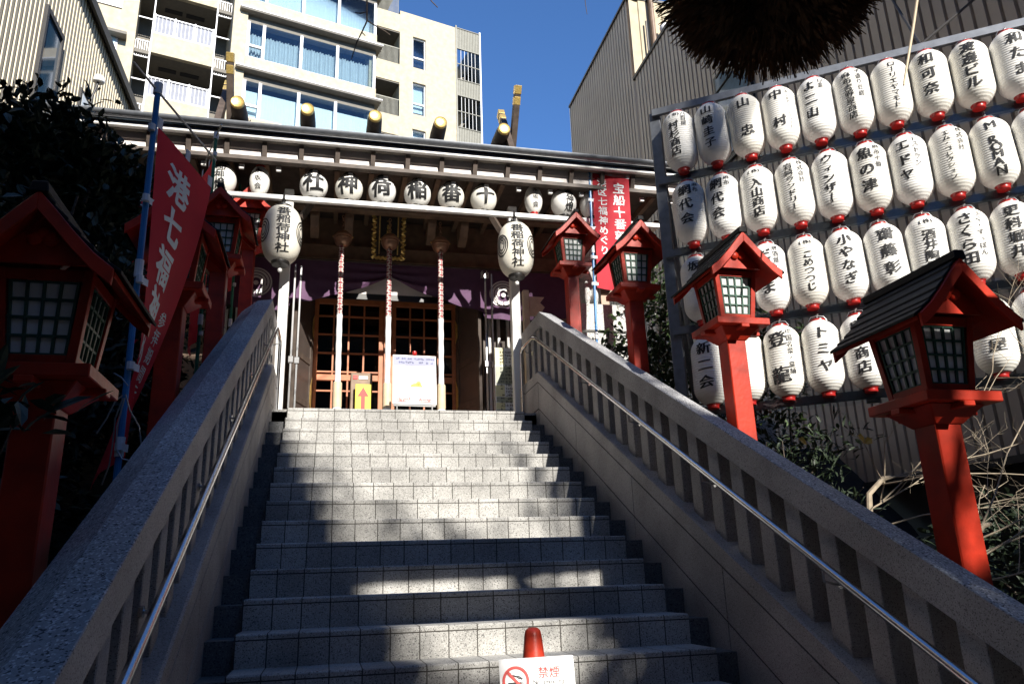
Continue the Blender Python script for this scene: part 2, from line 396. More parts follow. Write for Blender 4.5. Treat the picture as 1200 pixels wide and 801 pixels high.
# ------------------------------------------------------------------ stone balustrades
def sweep(mb, prof, ys, sgn, zl, mi=0):
    mb.loft([[(XC+sgn*px, y, zl(y)+h) for px, h in prof] for y in ys], True, True, mi)
YPK = 7.82
def zl(y): return line(min(y, YPK))
def balustrade(sgn, label):
    t = thing('stone_balustrade', label, 'balustrade', (XC+sgn*1.5, 4.8, line(4.8)), 0, 'granite balustrades along the stairs')
    y0, y1 = 1.35, 8.62
    ys = [y0, YPK, y1]
    b = MB()
    x0 = 1.372
    sweep(b, [(x0+.004, -.45), (x0+.25, -.45), (x0+.25, .40), (x0+.004, .40)], ys, sgn, zl, 1)   # core, seen dark through the joints
    js = [y0]+[4.12-1.24*k for k in (1, 0)]+[5.36, 6.60, YPK-.005]
    js = sorted(js)
    for a, c in zip(js[:-1], js[1:]):
        for h0, h1 in ((-.42, .042), (.054, .336)):
            sweep(b, [(x0, h0), (x0+.06, h0), (x0+.06, h1), (x0, h1)], [a+.004, c-.004], sgn, zl)
    for h0, h1 in ((-.42, .042), (.054, .336)):
        sweep(b, [(x0, h0), (x0+.06, h0), (x0+.06, h1), (x0, h1)], [YPK+.004, y1], sgn, zl)
    sweep(b, [(x0, .347), (x0+.32, .347), (x0+.32, .455), (x0+.012, .46), (x0, .452)], ys, sgn, zl)
    b.build('base_wall', [M['rail_stone'], M['joint']], t)
    c = MB()
    sweep(c, [(1.42, .985), (1.72, .955), (1.72, 1.0), (1.565, 1.13), (1.42, 1.15)], [y0-.05, YPK, y1+.02], sgn, zl)
    co = c.build('cap', [M['cap_stone'], M['rail_stone']], t, bevel=.004)
    for p in co.data.polygons:
        if abs(p.normal.x) > .9: p.material_index = 1
    n = 0; y = y0+.06
    while y < y1-.1:
        q = MB(); zz = [(y, zl(y)), (y+.125, zl(y+.125))]
        xa, xb = XC+sgn*1.44, XC+sgn*1.60
        bot = [(xa, y, zl(y)+.44), (xb, y, zl(y)+.44), (xb, y+.125, zl(y+.125)+.44), (xa, y+.125, zl(y+.125)+.44)]
        top = [(xa, y, zl(y)+.99), (xb, y, zl(y)+.99), (xb, y+.125, zl(y+.125)+.99), (xa, y+.125, zl(y+.125)+.99)]
        q.hexa(bot, top); q.build('baluster', M['rail_stone'], t, bevel=.004); y += .25; n += 1
    h = MB(); hx = XC+sgn*(1.345 if sgn > 0 else 1.36); pts = [(hx, yy, zl(yy)+.855) for yy in (1.5, 3, 4.5, 6, 7.5)]
    pts += [(hx, 7.72, zl(7.72)+.855), (hx, 7.85, zl(7.85)+.85), (hx, 8.1, zl(8)+.86), (hx, 8.33, zl(8)+.86), (hx, 8.37, zl(8)+.82), (hx, 8.37, zl(8)+.1)]
    h.tube(pts, .019, 12)
    hr = h.build('handrail', M['steel'], t, smooth=True)
    for yy in (2.1, 3.15, 4.2, 5.25, 6.3, 7.35, 8.2):
        k = MB(); z = zl(yy)+.855 if yy < YPK else zl(8)+.86
        k.tube([(hx, yy, z-.015), (hx, yy, z-.07), (hx+sgn*.05, yy, z-.085), (XC+sgn*1.442, yy, z-.085)], .007, 6)
        k.tube([(XC+sgn*1.425, yy, z-.085), (XC+sgn*1.441, yy, z-.085)], .022, 8)
        k.build('bracket', M['steel'], hr, smooth=True)
    return t
balustrade(1, 'grey granite balustrade with steel handrail on the right of the stairs, below the lantern rack')
balustrade(-1, 'grey granite balustrade with steel handrail on the left of the stairs, below the red banners')

# ------------------------------------------------------------------ red post lanterns
RL_GROUP = 'red post lanterns beside the stairs'
def red_lantern(label, loc):
    t = thing('red_post_lantern', label, 'lantern', (0, 0, 0), 0, RL_GROUP)
    b = MB(); b.box(-.07, .07, -.07, .07, -.25, 1.56); b.build('post', M['red'], t, bevel=.006)
    b = MB()
    b.hexa([(-.075, -.075, 1.53), (.075, -.075, 1.53), (.075, .075, 1.53), (-.075, .075, 1.53)], [(-.15, -.15, 1.61), (.15, -.15, 1.61), (.15, .15, 1.61), (-.15, .15, 1.61)])
    b.box(-.2, .2, -.2, .2, 1.612, 1.66); b.box(-.03, .03, -.215, .215, 1.585, 1.611); b.box(-.215, .215, -.03, .03, 1.584, 1.611)
    b.build('tray', M['red'], t, bevel=.004)
    b = MB(); hb, ht, zb, zt = .128, .163, 1.66, 2.02; pw = .034
    def corner(sx, sy):
        b.hexa([(sx*hb, sy*hb, zb), (sx*(hb-pw), sy*hb, zb), (sx*(hb-pw), sy*(hb-pw), zb), (sx*hb, sy*(hb-pw), zb)],
               [(sx*ht, sy*ht, zt), (sx*(ht-pw), sy*ht, zt), (sx*(ht-pw), sy*(ht-pw), zt), (sx*ht, sy*(ht-pw), zt)])
    for sx in (-1, 1):
        for sy in (-1, 1): corner(sx, sy)
    def wall_at(k, u0, u1, z0, z1, dep, thick, bm_):
        """panel on side k, u across, following the flare"""
        def P(u, z, o):
            h = hb+(ht-hb)*(z-zb)/(zt-zb)-o
            p = Vector((u, -h, z)); return Matrix.Rotation(k*pi/2, 3, 'Z') @ p
        bm_.hexa([P(u0, z0, dep), P(u1, z0, dep), P(u1, z0, dep+thick), P(u0, z0, dep+thick)], [P(u0*1.0, z1, dep), P(u1, z1, dep), P(u1, z1, dep+thick), P(u0, z1, dep+thick)])
    for k in range(4):
        wall_at(k, -.1, .1, 1.662, 1.705, .003, .025, b); wall_at(k, -.13, .13, 1.975, 2.018, .003, .025, b)
    b.build('frame', M['red'], t, bevel=.002)
    for k in range(4):
        b = MB(); wall_at(k, -.112, .112, 1.70, 1.978, .020, .004, b)
        wnd = b.build('window', M['pane'], t)
        b = MB()
        for i in range(5):
            u = -.098+.049*i
            def P(u, z, o):
                h = hb+(ht-hb)*(z-zb)/(zt-zb)-o
                return Matrix.Rotation(k*pi/2, 3, 'Z') @ Vector((u, -h, z))
            w0, w1 = u*.93, u*1.14
            b.hexa([P(w0-.005, 1.70, .008), P(w0+.005, 1.70, .008), P(w0+.005, 1.70, .0195), P(w0-.005, 1.70, .0195)], [P(w1-.005, 1.978, .008), P(w1+.005, 1.978, .008), P(w1+.005, 1.978, .0195), P(w1-.005, 1.978, .0195)])
        for i in range(5): wall_at(k, -.112, .112, 1.703+.0665*i, 1.7125+.0665*i, .009, .009, b)
        b.build('lattice', M['green'], wnd)
    # gabled roof with a concave sweep, ridge along the stairs
    prof = [(0, 2.222), (.06, 2.155), (.13, 2.072), (.20, 1.998), (.268, 1.943)]
    yf, yk = -.30, .28
    b = MB()
    for s in (-1, 1):
        topl = [(s*x, z+.022) for x, z in prof]; botl = [(s*x, z) for x, z in reversed(prof)]
        b.loft([[(x, y, z) for x, z in topl+botl] for y in (yf, yk)])
    rf = b.build('roof', M['red'], t)
    b = MB()
    for s in (-1, 1):                       # black roofing in overlapping boards that run along the ridge
        n = 6
        for i in range(n):
            def pz(x):
                for (xa, za), (xb, zb_) in zip(prof[:-1], prof[1:]):
                    if x <= xb+1e-6: return za+(zb_-za)*(x-xa)/(xb-xa)
                return prof[-1][1]+(x-.268)*-.9
            xa, xb = .285*i/n, .285*(i+1)/n
            b.loft([[(s*xa, y, pz(xa)+.024), (s*(xb+.006), y, pz(xb)+.026), (s*(xb+.006), y, pz(xb)+.042), (s*xa, y, pz(xa)+.037)] for y in (yf-.012, yk+.012)])
    b.build('shingles', M['roofblk'], rf, bevel=.002)
    b = MB(); b.prism([(-.032, yf-.03, 2.240), (.032, yf-.03, 2.240), (.026, yf-.03, 2.282), (-.026, yf-.03, 2.282)], (0, yk-yf+.06, 0))
    b.build('ridge', M['roofblk'], rf, bevel=.004)
    for yy, d in ((yf-.006, -1), (yk+.006, 1)):
        b = MB()
        for s in (-1, 1):
            topl = [(s*x, z+.026) for x, z in prof]; botl = [(s*x*.985, z-.045+.012*(x/.268)) for x, z in reversed(prof)]
            q = topl+botl
            b.loft([[(x, yy+d*.0, z) for x, z in q], [(x, yy+d*.018, z) for x, z in q]])
        b.build('bargeboard', M['red'], t, bevel=.002)
        b = MB(); yb = yy-d*.09
        b.prism([(-.165, yb, 2.015), (.165, yb, 2.015), (.13, yb, 2.075), (.06, yb, 2.14), (0, yb, 2.20), (-.06, yb, 2.14), (-.13, yb, 2.075)], (0, d*-.012, 0))
        b.build('gable', M['red'], t)
        b = MB()
        for sx in (0, -.026, .026):
            cz = 2.125 if sx == 0 else 2.105
            ring = [[(sx+r*cos(2*pi*k/16), yb+d*(.004+e), cz+r*sin(2*pi*k/16)) for k in range(16)] for r, e in ((.027, 0), (.027, .012), (.018, .02), (.004, .022))]
            b.loft(ring)
        b.build('gable_emblem', M['red'], t, smooth=True)
    t.location = loc
    return t
RLX, LLX = 2.75, -1.02
def gz(y): return line(y)+.0
rl = red_lantern('nearest red post lantern on the right, its black roof in front of the lantern rack', (RLX, 3.0, gz(3.0)))
for x, y, lab in ((RLX, 4.73, 'sunlit red post lantern with bright white panes at the left end of the lantern rack'),
                  (RLX, 6.4, 'red post lantern in front of the red banner with blue pole, right of the stairs'),
                  (RLX, 8.2, 'farthest red post lantern on the right, between the large white lantern and the red banner'),
                  (LLX, 3.05, 'nearest red post lantern on the left, large and dark in the shade'),
                  (LLX, 5.1, 'red post lantern partly hidden by the large red banner on the left'),
                  (LLX, 6.85, 'red post lantern beside the green pole on the left, under the first shrine lantern'),
                  (LLX, 8.95, 'farthest red post lantern on the left, touching the large white lantern')):
    dup(rl, (x, y, gz(y)), 0, lab)

# ------------------------------------------------------------------ long white lanterns on the rack
FAZ = R(125.28); FD = Vector((sin(FAZ), cos(FAZ), 0)); FN = Vector((-.5774*1, -.8164, 0)); FN = Vector((FD.y, -FD.x, 0))
F0 = Vector((3.036, 5.7, 5.279)); FS, FDZ = .295, .726
ROFF = (0, .022, .028, .041)
FRZ = -(pi-math.atan2(FN.x, FN.y)) if False else math.atan2(FN.x, -FN.y)
def chochin_r(z, H=.585, Rr=.141):
    u = min(1, abs(z)/(H/2)); return Rr*(1-(max(0, u-.50)/.50)**2.5*.6)
def make_chochin():
    t = thing('paper_lantern', 'x', 'lantern', (0, 0, 0), 0, 'white paper lanterns on the rack')
    H = .585; n = 29; prof = []
    for i in range(n+1):
        z = -H/2+H*i/n; r = chochin_r(z); prof.append((r, z))
        if i < n: prof += [(chochin_r(z+H/n*.3)+.0036, z+H/n*.3), (chochin_r(z+H/n*.7)+.0036, z+H/n*.7)]
    b = MB(); b.lathe(prof, 28); b.build('paper_body', M['paper'], t, smooth=True, angle=60)
    b = MB(); b.lathe([(.06, .288), (.060, .293), (.058, .306), (.054, .309), (.03, .310)], 20); b.build('top_ring', M['redring'], t, smooth=True)
    b = MB(); b.lathe([(.03, -.328), (.045, -.327), (.048, -.322), (.047, -.304), (.053, -.297), (.060, -.289)], 20); b.build('bottom_ring', M['redring'], t, smooth=True)
    b = MB(); b.tube([(0, 0, .30), (0, .0, .345), (.012, .012, .36), (0, .03, .365)], .006, 6); b.tube([(-.07, 0, .30), (-.05, 0, .335), (0, 0, .345), (.05, 0, .335), (.07, 0, .30)], .003, 5)
    b.build('hook', M['wire'], t, smooth=True)
    return t
LANT = {}
def L_(r, c, main, size=None, small=None, pre=None, sx=.062, mx=None): LANT[(r, c)] = (main, size, small, pre, sx, mx)
L_(0, 0, '村杉商店', .078, '八百屋', '(有)'); L_(0, 1, '山崎圭子', .082); L_(0, 2, '山 忠', .095); L_(0, 3, '中 村', .095, '(有)エアーコンフォート')
L_(0, 4, 'よ二山', .088, '白金'); L_(0, 5, '麻布吉野屋商店', .068, '手造り豆腐'); L_(0, 6, 'ローリエヤマモト', .064); L_(0, 7, '和可奈', .098)
L_(0, 8, '渡邊ビル', .095); L_(0, 9, '和たま', .098)
L_(1, 0, '網代会', .095, '麻布'); L_(1, 1, '網代会', .095, '麻布'); L_(1, 2, '入山商店', .085, None, '(株)'); L_(1, 3, '岩崎ランドリー', .07, '株式会社')
L_(1, 4, 'ウィンザー', .082); L_(1, 5, '魚の津', .098, '麻布十番'); L_(1, 6, 'エドヤ', .09, 'レストラン'); L_(1, 7, 'エム・コレクション', .06, '株式会社'); L_(1, 8, 'M ROMAN', .082); L_(1, 9, '')
L_(2, 0, '坂 ', .09); L_(2, 1, ''); L_(2, 2, 'だるま', .1, '居酒屋'); L_(2, 3, 'こめつつじ', .078, None, '(株)'); L_(2, 4, '小やなぎ', .088); L_(2, 5, '齋藤彰', .1)
L_(2, 6, '酒井陶器', .085, None, '(株)'); L_(2, 7, 'さくら田', .092, 'ふぐ・すっぽん'); L_(2, 8, '更科堀井', .09); L_(2, 9, '')
L_(3, 0, '新二会', .1); L_(3, 1, ''); L_(3, 2, '登 龍', .12, '中国名菜・皇麺'); L_(3, 3, 'トミヤ', .095); L_(3, 4, '鳥居商店', .088); L_(3, 5, ''); L_(3, 6, '門 屋', .095, '株式会社'); L_(3, 7, '')
ORD = ('first', 'second', 'third', 'fourth', 'fifth', 'sixth', 'seventh', 'eighth', 'ninth', 'tenth')
ROWN = ('top row', 'second row', 'third row', 'bottom row')
NUMW = {2: 'two', 3: 'three', 4: 'four', 5: 'five', 6: 'six', 7: 'seven', 8: 'eight', 9: 'nine'}
proto = make_chochin(); first = True; todo = []
for (r, c), (main, size, small, pre, sx, mx) in LANT.items():
    k = c+(1 if (r == 3 and c >= 6) else 0)
    p = F0+FD*(k*FS+ROFF[r]); p = Vector((p.x, p.y, F0.z-FDZ*r))
    nm = len(main.replace(' ', ''))
    desc = ('white paper lantern with %s characters, ' % NUMW[nm]) if nm > 1 else 'white paper lantern, '
    if small: desc = 'white paper lantern with large and small writing, '
    lab = desc+'%s from left, %s of rack' % (ORD[k], ROWN[r])
    if first: t = proto; t['label'] = lab; first = False
    else: t = dup(proto, None, None, lab)
    t.location = p+FN*.0; t.rotation_euler = (random.uniform(-.045, .03), random.uniform(-.035, .035), FRZ+random.uniform(-.16, .16))
    ch = []
    if main.strip():
        txt = main; span = .46-(0.09 if pre else 0); top = .225-(0.085 if pre else 0)
        if ' ' in main and nm <= 2: step = .1; 
        step = min((span-.02)/max(1, len(txt)), size*1.45)
        if main == 'M ROMAN': step = .066
        y0_ = top-size*.5 if len(txt) > 3 else top-size*.5-.01
        x_ = -.028 if small else -.008
        ch += column(txt, x_, y0_, size*1.13 if main.isascii() else min(size*1.13, step*1.04), step)
    if pre: ch += [(q, -.045+.036*i, .215, .042) for i, q in enumerate(pre)]
    wmb = MB()
    fn = lambda x, z: (sin(x/chochin_r(z))*(chochin_r(z)+.0062), -cos(x/chochin_r(z))*(chochin_r(z)+.0062), z)
    if ch: write(wmb, ch, lambda x, z: fn(x*1.1, z), .04 if (size or .1) > .075 else .022, .012 if (size or .1) > .075 else .004, .13, .06)
    if small:
        w2 = min(.052, .40/len(small)); write(wmb, column(small, sx, .215, w2, w2*1.06), fn, .02, .004, .1, .05, 5)
    if ch or small: todo.append((wmb, t))

for wmb, t in todo: wmb.build('lettering', M['ink'], t, world=False, recalc=False)

# the steel rack that carries them
t = thing('lantern_rack', 'grey galvanised steel rack carrying four rows of white paper lanterns', 'rack', F0+FD*1.5+Vector((0, 0, -5)))
def rk(a, off, z): return F0+FD*a-FN*off+Vector((0, 0, z-F0.z))
def fbar(b, a0, a1, o0, o1, z0, z1):
    b.hexa([rk(a0, o0, z0), rk(a1, o0, z0), rk(a1, o1, z0), rk(a0, o1, z0)], [rk(a0, o0, z1), rk(a1, o0, z1), rk(a1, o1, z1), rk(a0, o1, z1)])
for i in range(5):
    z = F0.z+.40-FDZ*i
    b = MB(); fbar(b, -.24, 3.6, .045, .051, z-.034, z+.034); fbar(b, -.24, 3.6, .0515, .085, z+.027, z+.033); fbar(b, -.24, 3.6, .0515, .085, z-.033, z-.027)
    b.build('rail', M['zinc'], t, bevel=.001)
for a in (-.225, 1.24, 2.72, 3.55):
    b = MB(); fbar(b, a-.05, a+.05, .0865, .165, 1.6 if a < 0 else 2.72, F0.z+.42); b.build('upright', M['zinc'], t, bevel=.004)
for a in (-.225, 1.24, 2.72):
    b = MB(); b.tube([rk(a, .16, F0.z+.1), rk(a, .95, F0.z-1.7)], .03, 8); b.tube([rk(a, .16, F0.z-1.2), rk(a, .95, F0.z-2.3)], .03, 8); b.build('brace', M['zinc'], t, smooth=True)
for i in (1, 2, 3, 4):                          # thin clear weather sheets clipped along the rails
    z = F0.z+.40-FDZ*i
    b = MB(); pts = []
    for k in range(60):
        a = -.1+3.6*k/59; s = abs(sin(a/FS*pi))
        pts.append((rk(a, .036, z+.05), rk(a, .028, z+.01+.0*s), rk(a, .030-.012*s, z-.055-.03*s)))
    b.loft(pts, False, False)
    m_ = b.build('rain_sheet', M['glass'], t, smooth=True)

# ================================================================== SHRINE
sh = thing('shrine_hall', 'shrine hall with dark tiled roof and lattice doors at the top of the stairs', 'shrine', (.75, 10, Z0))
EX0, EX1 = -3.05, 4.36                                      # eave ends
def sbox(name, m, x0, x1, y0, y1, z0, z1, bevel=.004, parent=sh):
    return MB().box(x0, x1, y0, y1, z0, z1).build(name, m, parent, bevel=bevel)
# roof: front and back slope
b = MB(); RY, RZ = 11.4, 8.28
prof = []
for i in range(9):
    u = i/8; prof.append((8.20+(RY-8.20)*u, 6.555+(RZ-6.555)*u-.25*sin(pi*u)))
for i in range(1, 9):
    u = i/8; prof.append((RY+3.2*u, RZ-1.6*u-.2*sin(pi*u)))
b.loft([[(x, y, z) for y, z in prof]+[(x, y, z-.05) for y, z in reversed(prof)] for x in (EX0, EX1)])
rf = b.build('roof', M['tile'], sh)
b = MB()
nt_ = 30
for i in range(nt_):
    x = EX0+.08+(EX1-EX0-.16)*i/(nt_-1)
    b.tube([(x, y, z+.012) for y, z in prof[:9]], .03, 6)
b.build('tile_rolls', M['tile'], rf, smooth=True)
sbox('ridge', M['tile'], EX0-.05, EX1+.05, RY-.16, RY+.16, RZ-.05, RZ+.2, parent=rf)
# gutter and fascia
b = MB(); gp = [(8.12+.05*cos(a), 6.535+.052*sin(a)) for a in [pi+pi*i/8 for i in range(9)]]
gi = [(8.12+.042*cos(a), 6.535+.044*sin(a)) for a in [2*pi-pi*i/8 for i in range(9)]]
b.loft([[(x, y, z) for y, z in gp+gi] for x in (EX0-.1, EX1+.06)])
b.build('gutter', M['zinc'], rf, smooth=True)
sbox('fascia', M['dkwood'], EX0, EX1, 8.215, 8.25, 6.455, 6.50)
b = MB(); b.box(EX0, EX1, 8.19, 8.25, 6.412, 6.453); b.build('eave_batten', M['wpaint'], sh, bevel=.006)
sbox('eave_board', M['slabgrey'], EX0, EX1, 8.252, 8.30, 6.41, 6.455)
b = MB(); b.box(EX0, EX1, 8.357, 8.38, 6.246, 6.50); b.build('eave_panel', M['soffit'], sh)
b = MB(); b.box(EX0, EX1, 8.345, 8.3565, 6.350, 6.358); b.build('panel_batten', M['soffit'], sh)
b = MB(); b.box(EX0, EX1, 8.31, 8.40, 6.190, 6.244); b.build('eave_beam', M['dkwood'], sh, bevel=.004)
pit = .413; k0 = int((EX0-XC)/pit)
x = XC+k0*pit
while x < EX1-.05:
    b = MB(); b.prism([(x-.026, 8.26, 6.408), (x-.026, 8.356, 6.408), (x-.026, 8.356, 6.246), (x-.026, 8.322, 6.246)], (.052, 0, 0)); b.build('rafter', M['dkwood'], sh)
    b = MB(); b.box(x-.027+.16, x+.027+.16, 8.405, 8.44, 6.125, 6.18); b.build('rafter_end', M['wpaint'], sh, bevel=.003)
    x += pit
# deep soffit, side brackets and beams
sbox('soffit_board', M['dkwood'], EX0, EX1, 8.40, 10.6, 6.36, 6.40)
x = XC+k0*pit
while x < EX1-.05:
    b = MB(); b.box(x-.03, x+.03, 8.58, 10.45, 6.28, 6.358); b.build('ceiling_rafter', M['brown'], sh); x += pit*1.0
for y_, z_ in ((9.5, 6.21),):
    sbox('cross_beam', M['brown'], EX0+1.2, EX1-.3, y_-.07, y_+.07, z_, z_+.14, .01)
PX = (-.58, 2.18, -2.2, 3.78)
for x in PX:
    m_ = M['wpaint'] if x in PX[:2] else M['dkwood']
    b = MB(); b.box(x-.055, x+.055, 8.70, 8.81, Z0, 6.06); b.build('porch_post', m_, sh, bevel=.008)
# knee braces at the right corner
for x0, x1 in ((3.78, 4.2), (3.78, 3.36), (2.18, 1.86), (-.58, -.26)):
    b = MB(); b.tube([(x0, 8.76, 5.45), (x1, 8.76, 6.02)], .045, 4); b.build('knee_brace', M['dkwood'], sh)
# white steel rail under the row of round lanterns
b = MB(); b.box(EX0+.15, EX1-.1, 8.44, 8.50, 5.783, 5.84); b.build('lantern_rail', M['wpaint'], sh, bevel=.004)
# hall front: walls on both sides, door opening from -0.28 to 1.75
sbox('front_wall', M['pinkwall'], EX0+.3, -.33, 10.62, 10.72, Z0, 6.3); sbox('front_wall', M['pinkwall'], 1.80, EX1-.2, 10.62, 10.72, Z0, 6.3)
sbox('lintel', M['brown'], -.33, 1.80, 10.60, 10.74, 5.40, 5.55); sbox('transom_wall', M['soffit'], -.33, 1.80, 10.66, 10.72, 5.555, 6.3)
sbox('side_wall', M['pinkwall'], EX0+.3, EX0+.42, 10.74, 13.6, Z0, 6.6); sbox('side_wall', M['pinkwall'], EX1-.32, EX1-.2, 10.74, 13.6, Z0, 6.6)
sbox('back_wall', M['brown'], EX0+.42, EX1-.32, 13.5, 13.6, Z0, 6.6)
sbox('hall_ceiling', M['dkwood'], EX0+.42, EX1-.32, 10.76, 13.49, 6.32, 6.36)
# shelves and altar things glimpsed through the doors
b = MB()
for z_ in (4.35, 4.75, 5.1): b.box(-.1, 1.6, 11.75, 12.2, z_, z_+.05)
b.build('altar_shelf', M['lattice'], sh)
for x0, m_, h_, z_ in ((.1, 'gold', .22, 4.4), (.45, 'wpaint', .16, 4.8), (.72, 'gold', .26, 4.4), (1.05, 'lattice', .2, 4.8), (1.32, 'gold', .2, 4.4)):
    b = MB(); b.lathe([(.05, 0), (.06, .02), (.025, .05), (.05, h_*.6), (.06, h_*.8), (.03, h_)], 12, (x0, 11.9, z_)); b.build('altar_vessel', M[m_], sh, smooth=True)
# sliding lattice doors
for xa, xb in ((-.28, .70), (.80, 1.75)):
    b = MB(); z0, z1, y = Z0+.02, 5.39, 10.63
    for u in (xa, xb-.07): b.box(u, u+.07, y-.03, y+.03, z0, z1)
    for z_ in (z0, 3.62, 4.18, z1-.09): b.box(xa+.07, xb-.07, y-.028, y+.028, z_, z_+.085)
    d = b.build('lattice_door', M['lattice'], sh, bevel=.004)
    b = MB()
    for i in range(1, 4): u = xa+.07+(xb-xa-.14)*i/4; b.box(u-.011, u+.011, y-.018, y+.018, z0+.09, z1-.09)
    for i in range(1, 8): z_ = z0+(z1-z0)*i/8; b.box(xa+.07, xb-.07, y-.0165, y+.0165, z_-.010, z_+.010)
    b.build('lattice_grid', M['lattice'], d)
    b = MB(); b.box(xa+.07, xb-.07, y+.019, y+.023, z0+.09, z1-.09); b.build('glass_pane', M['glass_d'], d)
sbox('centre_stile', M['lattice'], .70, .80, 10.56, 10.66, Z0, 5.39)
# open dark door leaves with gilt fittings
def door_leaf(x0, y0, x1, y1, s):
    b = MB(); d = Vector((x1-x0, y1-y0, 0)); L_e = d.length; d.normalize(); nn = Vector((-d.y, d.x, 0))
    def P(u, o, z): return Vector((x0, y0, 0))+d*u+nn*o+Vector((0, 0, z))
    def bb(B, u0, u1, o0, o1, z0, z1): B.hexa([P(u0, o0, z0), P(u1, o0, z0), P(u1, o1, z0), P(u0, o1, z0)], [P(u0, o0, z1), P(u1, o0, z1), P(u1, o1, z1), P(u0, o1, z1)])
    for u in (0, L_e-.09): bb(b, u, u+.09, -.025, .025, Z0+.02, 5.32)
    for z_ in (Z0+.02, 3.75, 4.35, 5.23): bb(b, .09, L_e-.09, -.024, .024, z_, z_+.09)
    lf = b.build('door_leaf', M['dkwood'], sh, bevel=.004)
    b = MB(); bb(b, .09, L_e-.09, -.012, .012, Z0+.1, 5.24); b.build('door_panel', M['dkpanel'], lf)
    for z_, h_ in ((4.93, .36), (3.95, .5), (3.25, .22)):
        b = MB()
        for sgn in (-1, 1):
            pts = []
            for i in range(13):
                a = pi*i/12; pts.append(P(L_e-.006-.085*sin(a)*(1-.25*abs(cos(2*a))), sgn*.0275, z_+h_/2-h_*i/12))
            b.prism(pts, nn*sgn*.004)
        b.build('gilt_fitting', M['gold'], lf)
door_leaf(-.50, 9.93, -.29, 10.58, 1); door_leaf(1.96, 9.93, 1.75, 10.58, -1)
for x, y in ((-.50, 9.46), (-.43, 9.50), (1.94, 9.40), (2.03, 9.42)):
    b = MB(); b.box(x-.013, x+.013, y-.013, y+.013, Z0, 5.4); b.box(x-.03, x+.03, y-.03, y+.03, 4.1, 4.18); b.build('guide_post', M['steel'], sh, bevel=.003)
# barred windows beside the doors
for x0, x1 in ((2.06, 3.1), (-1.6, -.62)):
    f_ = MB().box(x0, x1, 10.20, 10.24, Z0, 5.25).build('barred_window', M['dkwood'], sh)
    x = x0+.08
    while x < x1:
        MB().box(x-.018, x+.018, 10.13, 10.198, Z0+.02, 5.22).build('window_bar', M['wpaint'], f_, bevel=.003); x += .135
# ridge logs and crossed finials with gilt ends
LX = (-1.58, -.53, .53, 1.59, 2.66)
for x in LX:
    b = MB(); n_ = 20
    b.loft([[(x+r*cos(2*pi*k/n_), y, 8.68+r*sin(2*pi*k/n_)) for k in range(n_)] for r, y in ((.10, 10.99), (.115, 11.1), (.125, 11.4), (.115, 11.9))])
    lg = b.build('ridge_log', M['dkwood'], rf, smooth=True)
    b = MB(); b.loft([[(x+r*cos(2*pi*k/n_), y, 8.68+r*sin(2*pi*k/n_)) for k in range(n_)] for r, y in ((.106, 11.05), (.104, 10.985), (.095, 10.975), (.085, 10.982), (.02, 10.984))])
    b.build('gilt_cap', M['gold'], lg, smooth=True)
for x in (-1.80, 2.86):
    for s in (1, -1):
        xx = x+.06*s
        b = MB(); p0 = Vector((xx, 11.4+.35*s, 8.25)); p1 = Vector((xx, 11.4-.42*s, 9.52)); d = (p1-p0).normalized(); q = d.cross(Vector((1, 0, 0)))
        def ring(p, hw, hh): return [p+Vector((-hw, 0, 0))-q*hh, p+Vector((hw, 0, 0))-q*hh, p+Vector((hw, 0, 0))+q*hh, p+Vector((-hw, 0, 0))+q*hh]
        b.loft([ring(p0, .05, .07), ring(p1, .05, .07)]); fi = b.build('roof_finial', M['dkwood'], rf, bevel=.004)
        b = MB(); b.loft([ring(p1-d*.30, .054, .074), ring(p1-d*.17, .054, .074)]); b.loft([ring(p1-d*.12, .056, .076), ring(p1+d*.02, .056, .076)])
        b.build('gilt_cap', M['gold'], fi, bevel=.004)

# curtain with white crests
CY = 9.84
sbox('upper_wall', M['brown'], EX0+1.2, EX1-.2, 10.05, 10.12, 5.45, 6.36)
for x in (-1.25, -.30, .15, 1.27, 1.72, 2.65):
    b = MB(); b.prism([(x-.06, 9.93, 6.3), (x-.06, 9.62, 6.3), (x-.06, 9.62, 6.18), (x-.06, 9.74, 6.06), (x-.06, 9.93, 5.98)], (.12, 0, 0)); b.build('corbel', M['brown'], sh, bevel=.01)
sbox('tie_beam', M['brown'], EX0+1.2, EX1-.3, 9.94, 10.04, 5.70, 5.92, .012)
ct = thing('purple_curtain', 'purple curtain with white round crests, gathered up across the shrine entrance', 'curtain', (.75, CY, 5.9))
b = MB(); NXC, NZC = 150, 16; rows = []
def cz(x):
    u = abs(x-.72)
    if u < 1.3: return 5.42-.42*(u/1.3)**1.05-.05*sin(pi*u/1.3)
    return 4.93-.03*sin((u-1.3)*4)
for j in range(NZC+1):
    v = j/NZC; row = []
    for i in range(NXC+1):
        x = -1.75+5.1*i/NXC; zb_ = cz(x); z = 5.63+(zb_-5.63)*v
        u = abs(x-.72); pull = max(0, 1-u/1.3)
        fold = .022*sin(x*13+1.2*sin(x*3))*v*(1-pull)+.035*pull*sin(v*17+u*9)*v
        row.append((x, CY+fold-.03*pull*v, z))
    rows.append(row)
b.loft(rows, False, False); b.build('cloth', M['purple'], ct, smooth=True, recalc=False)
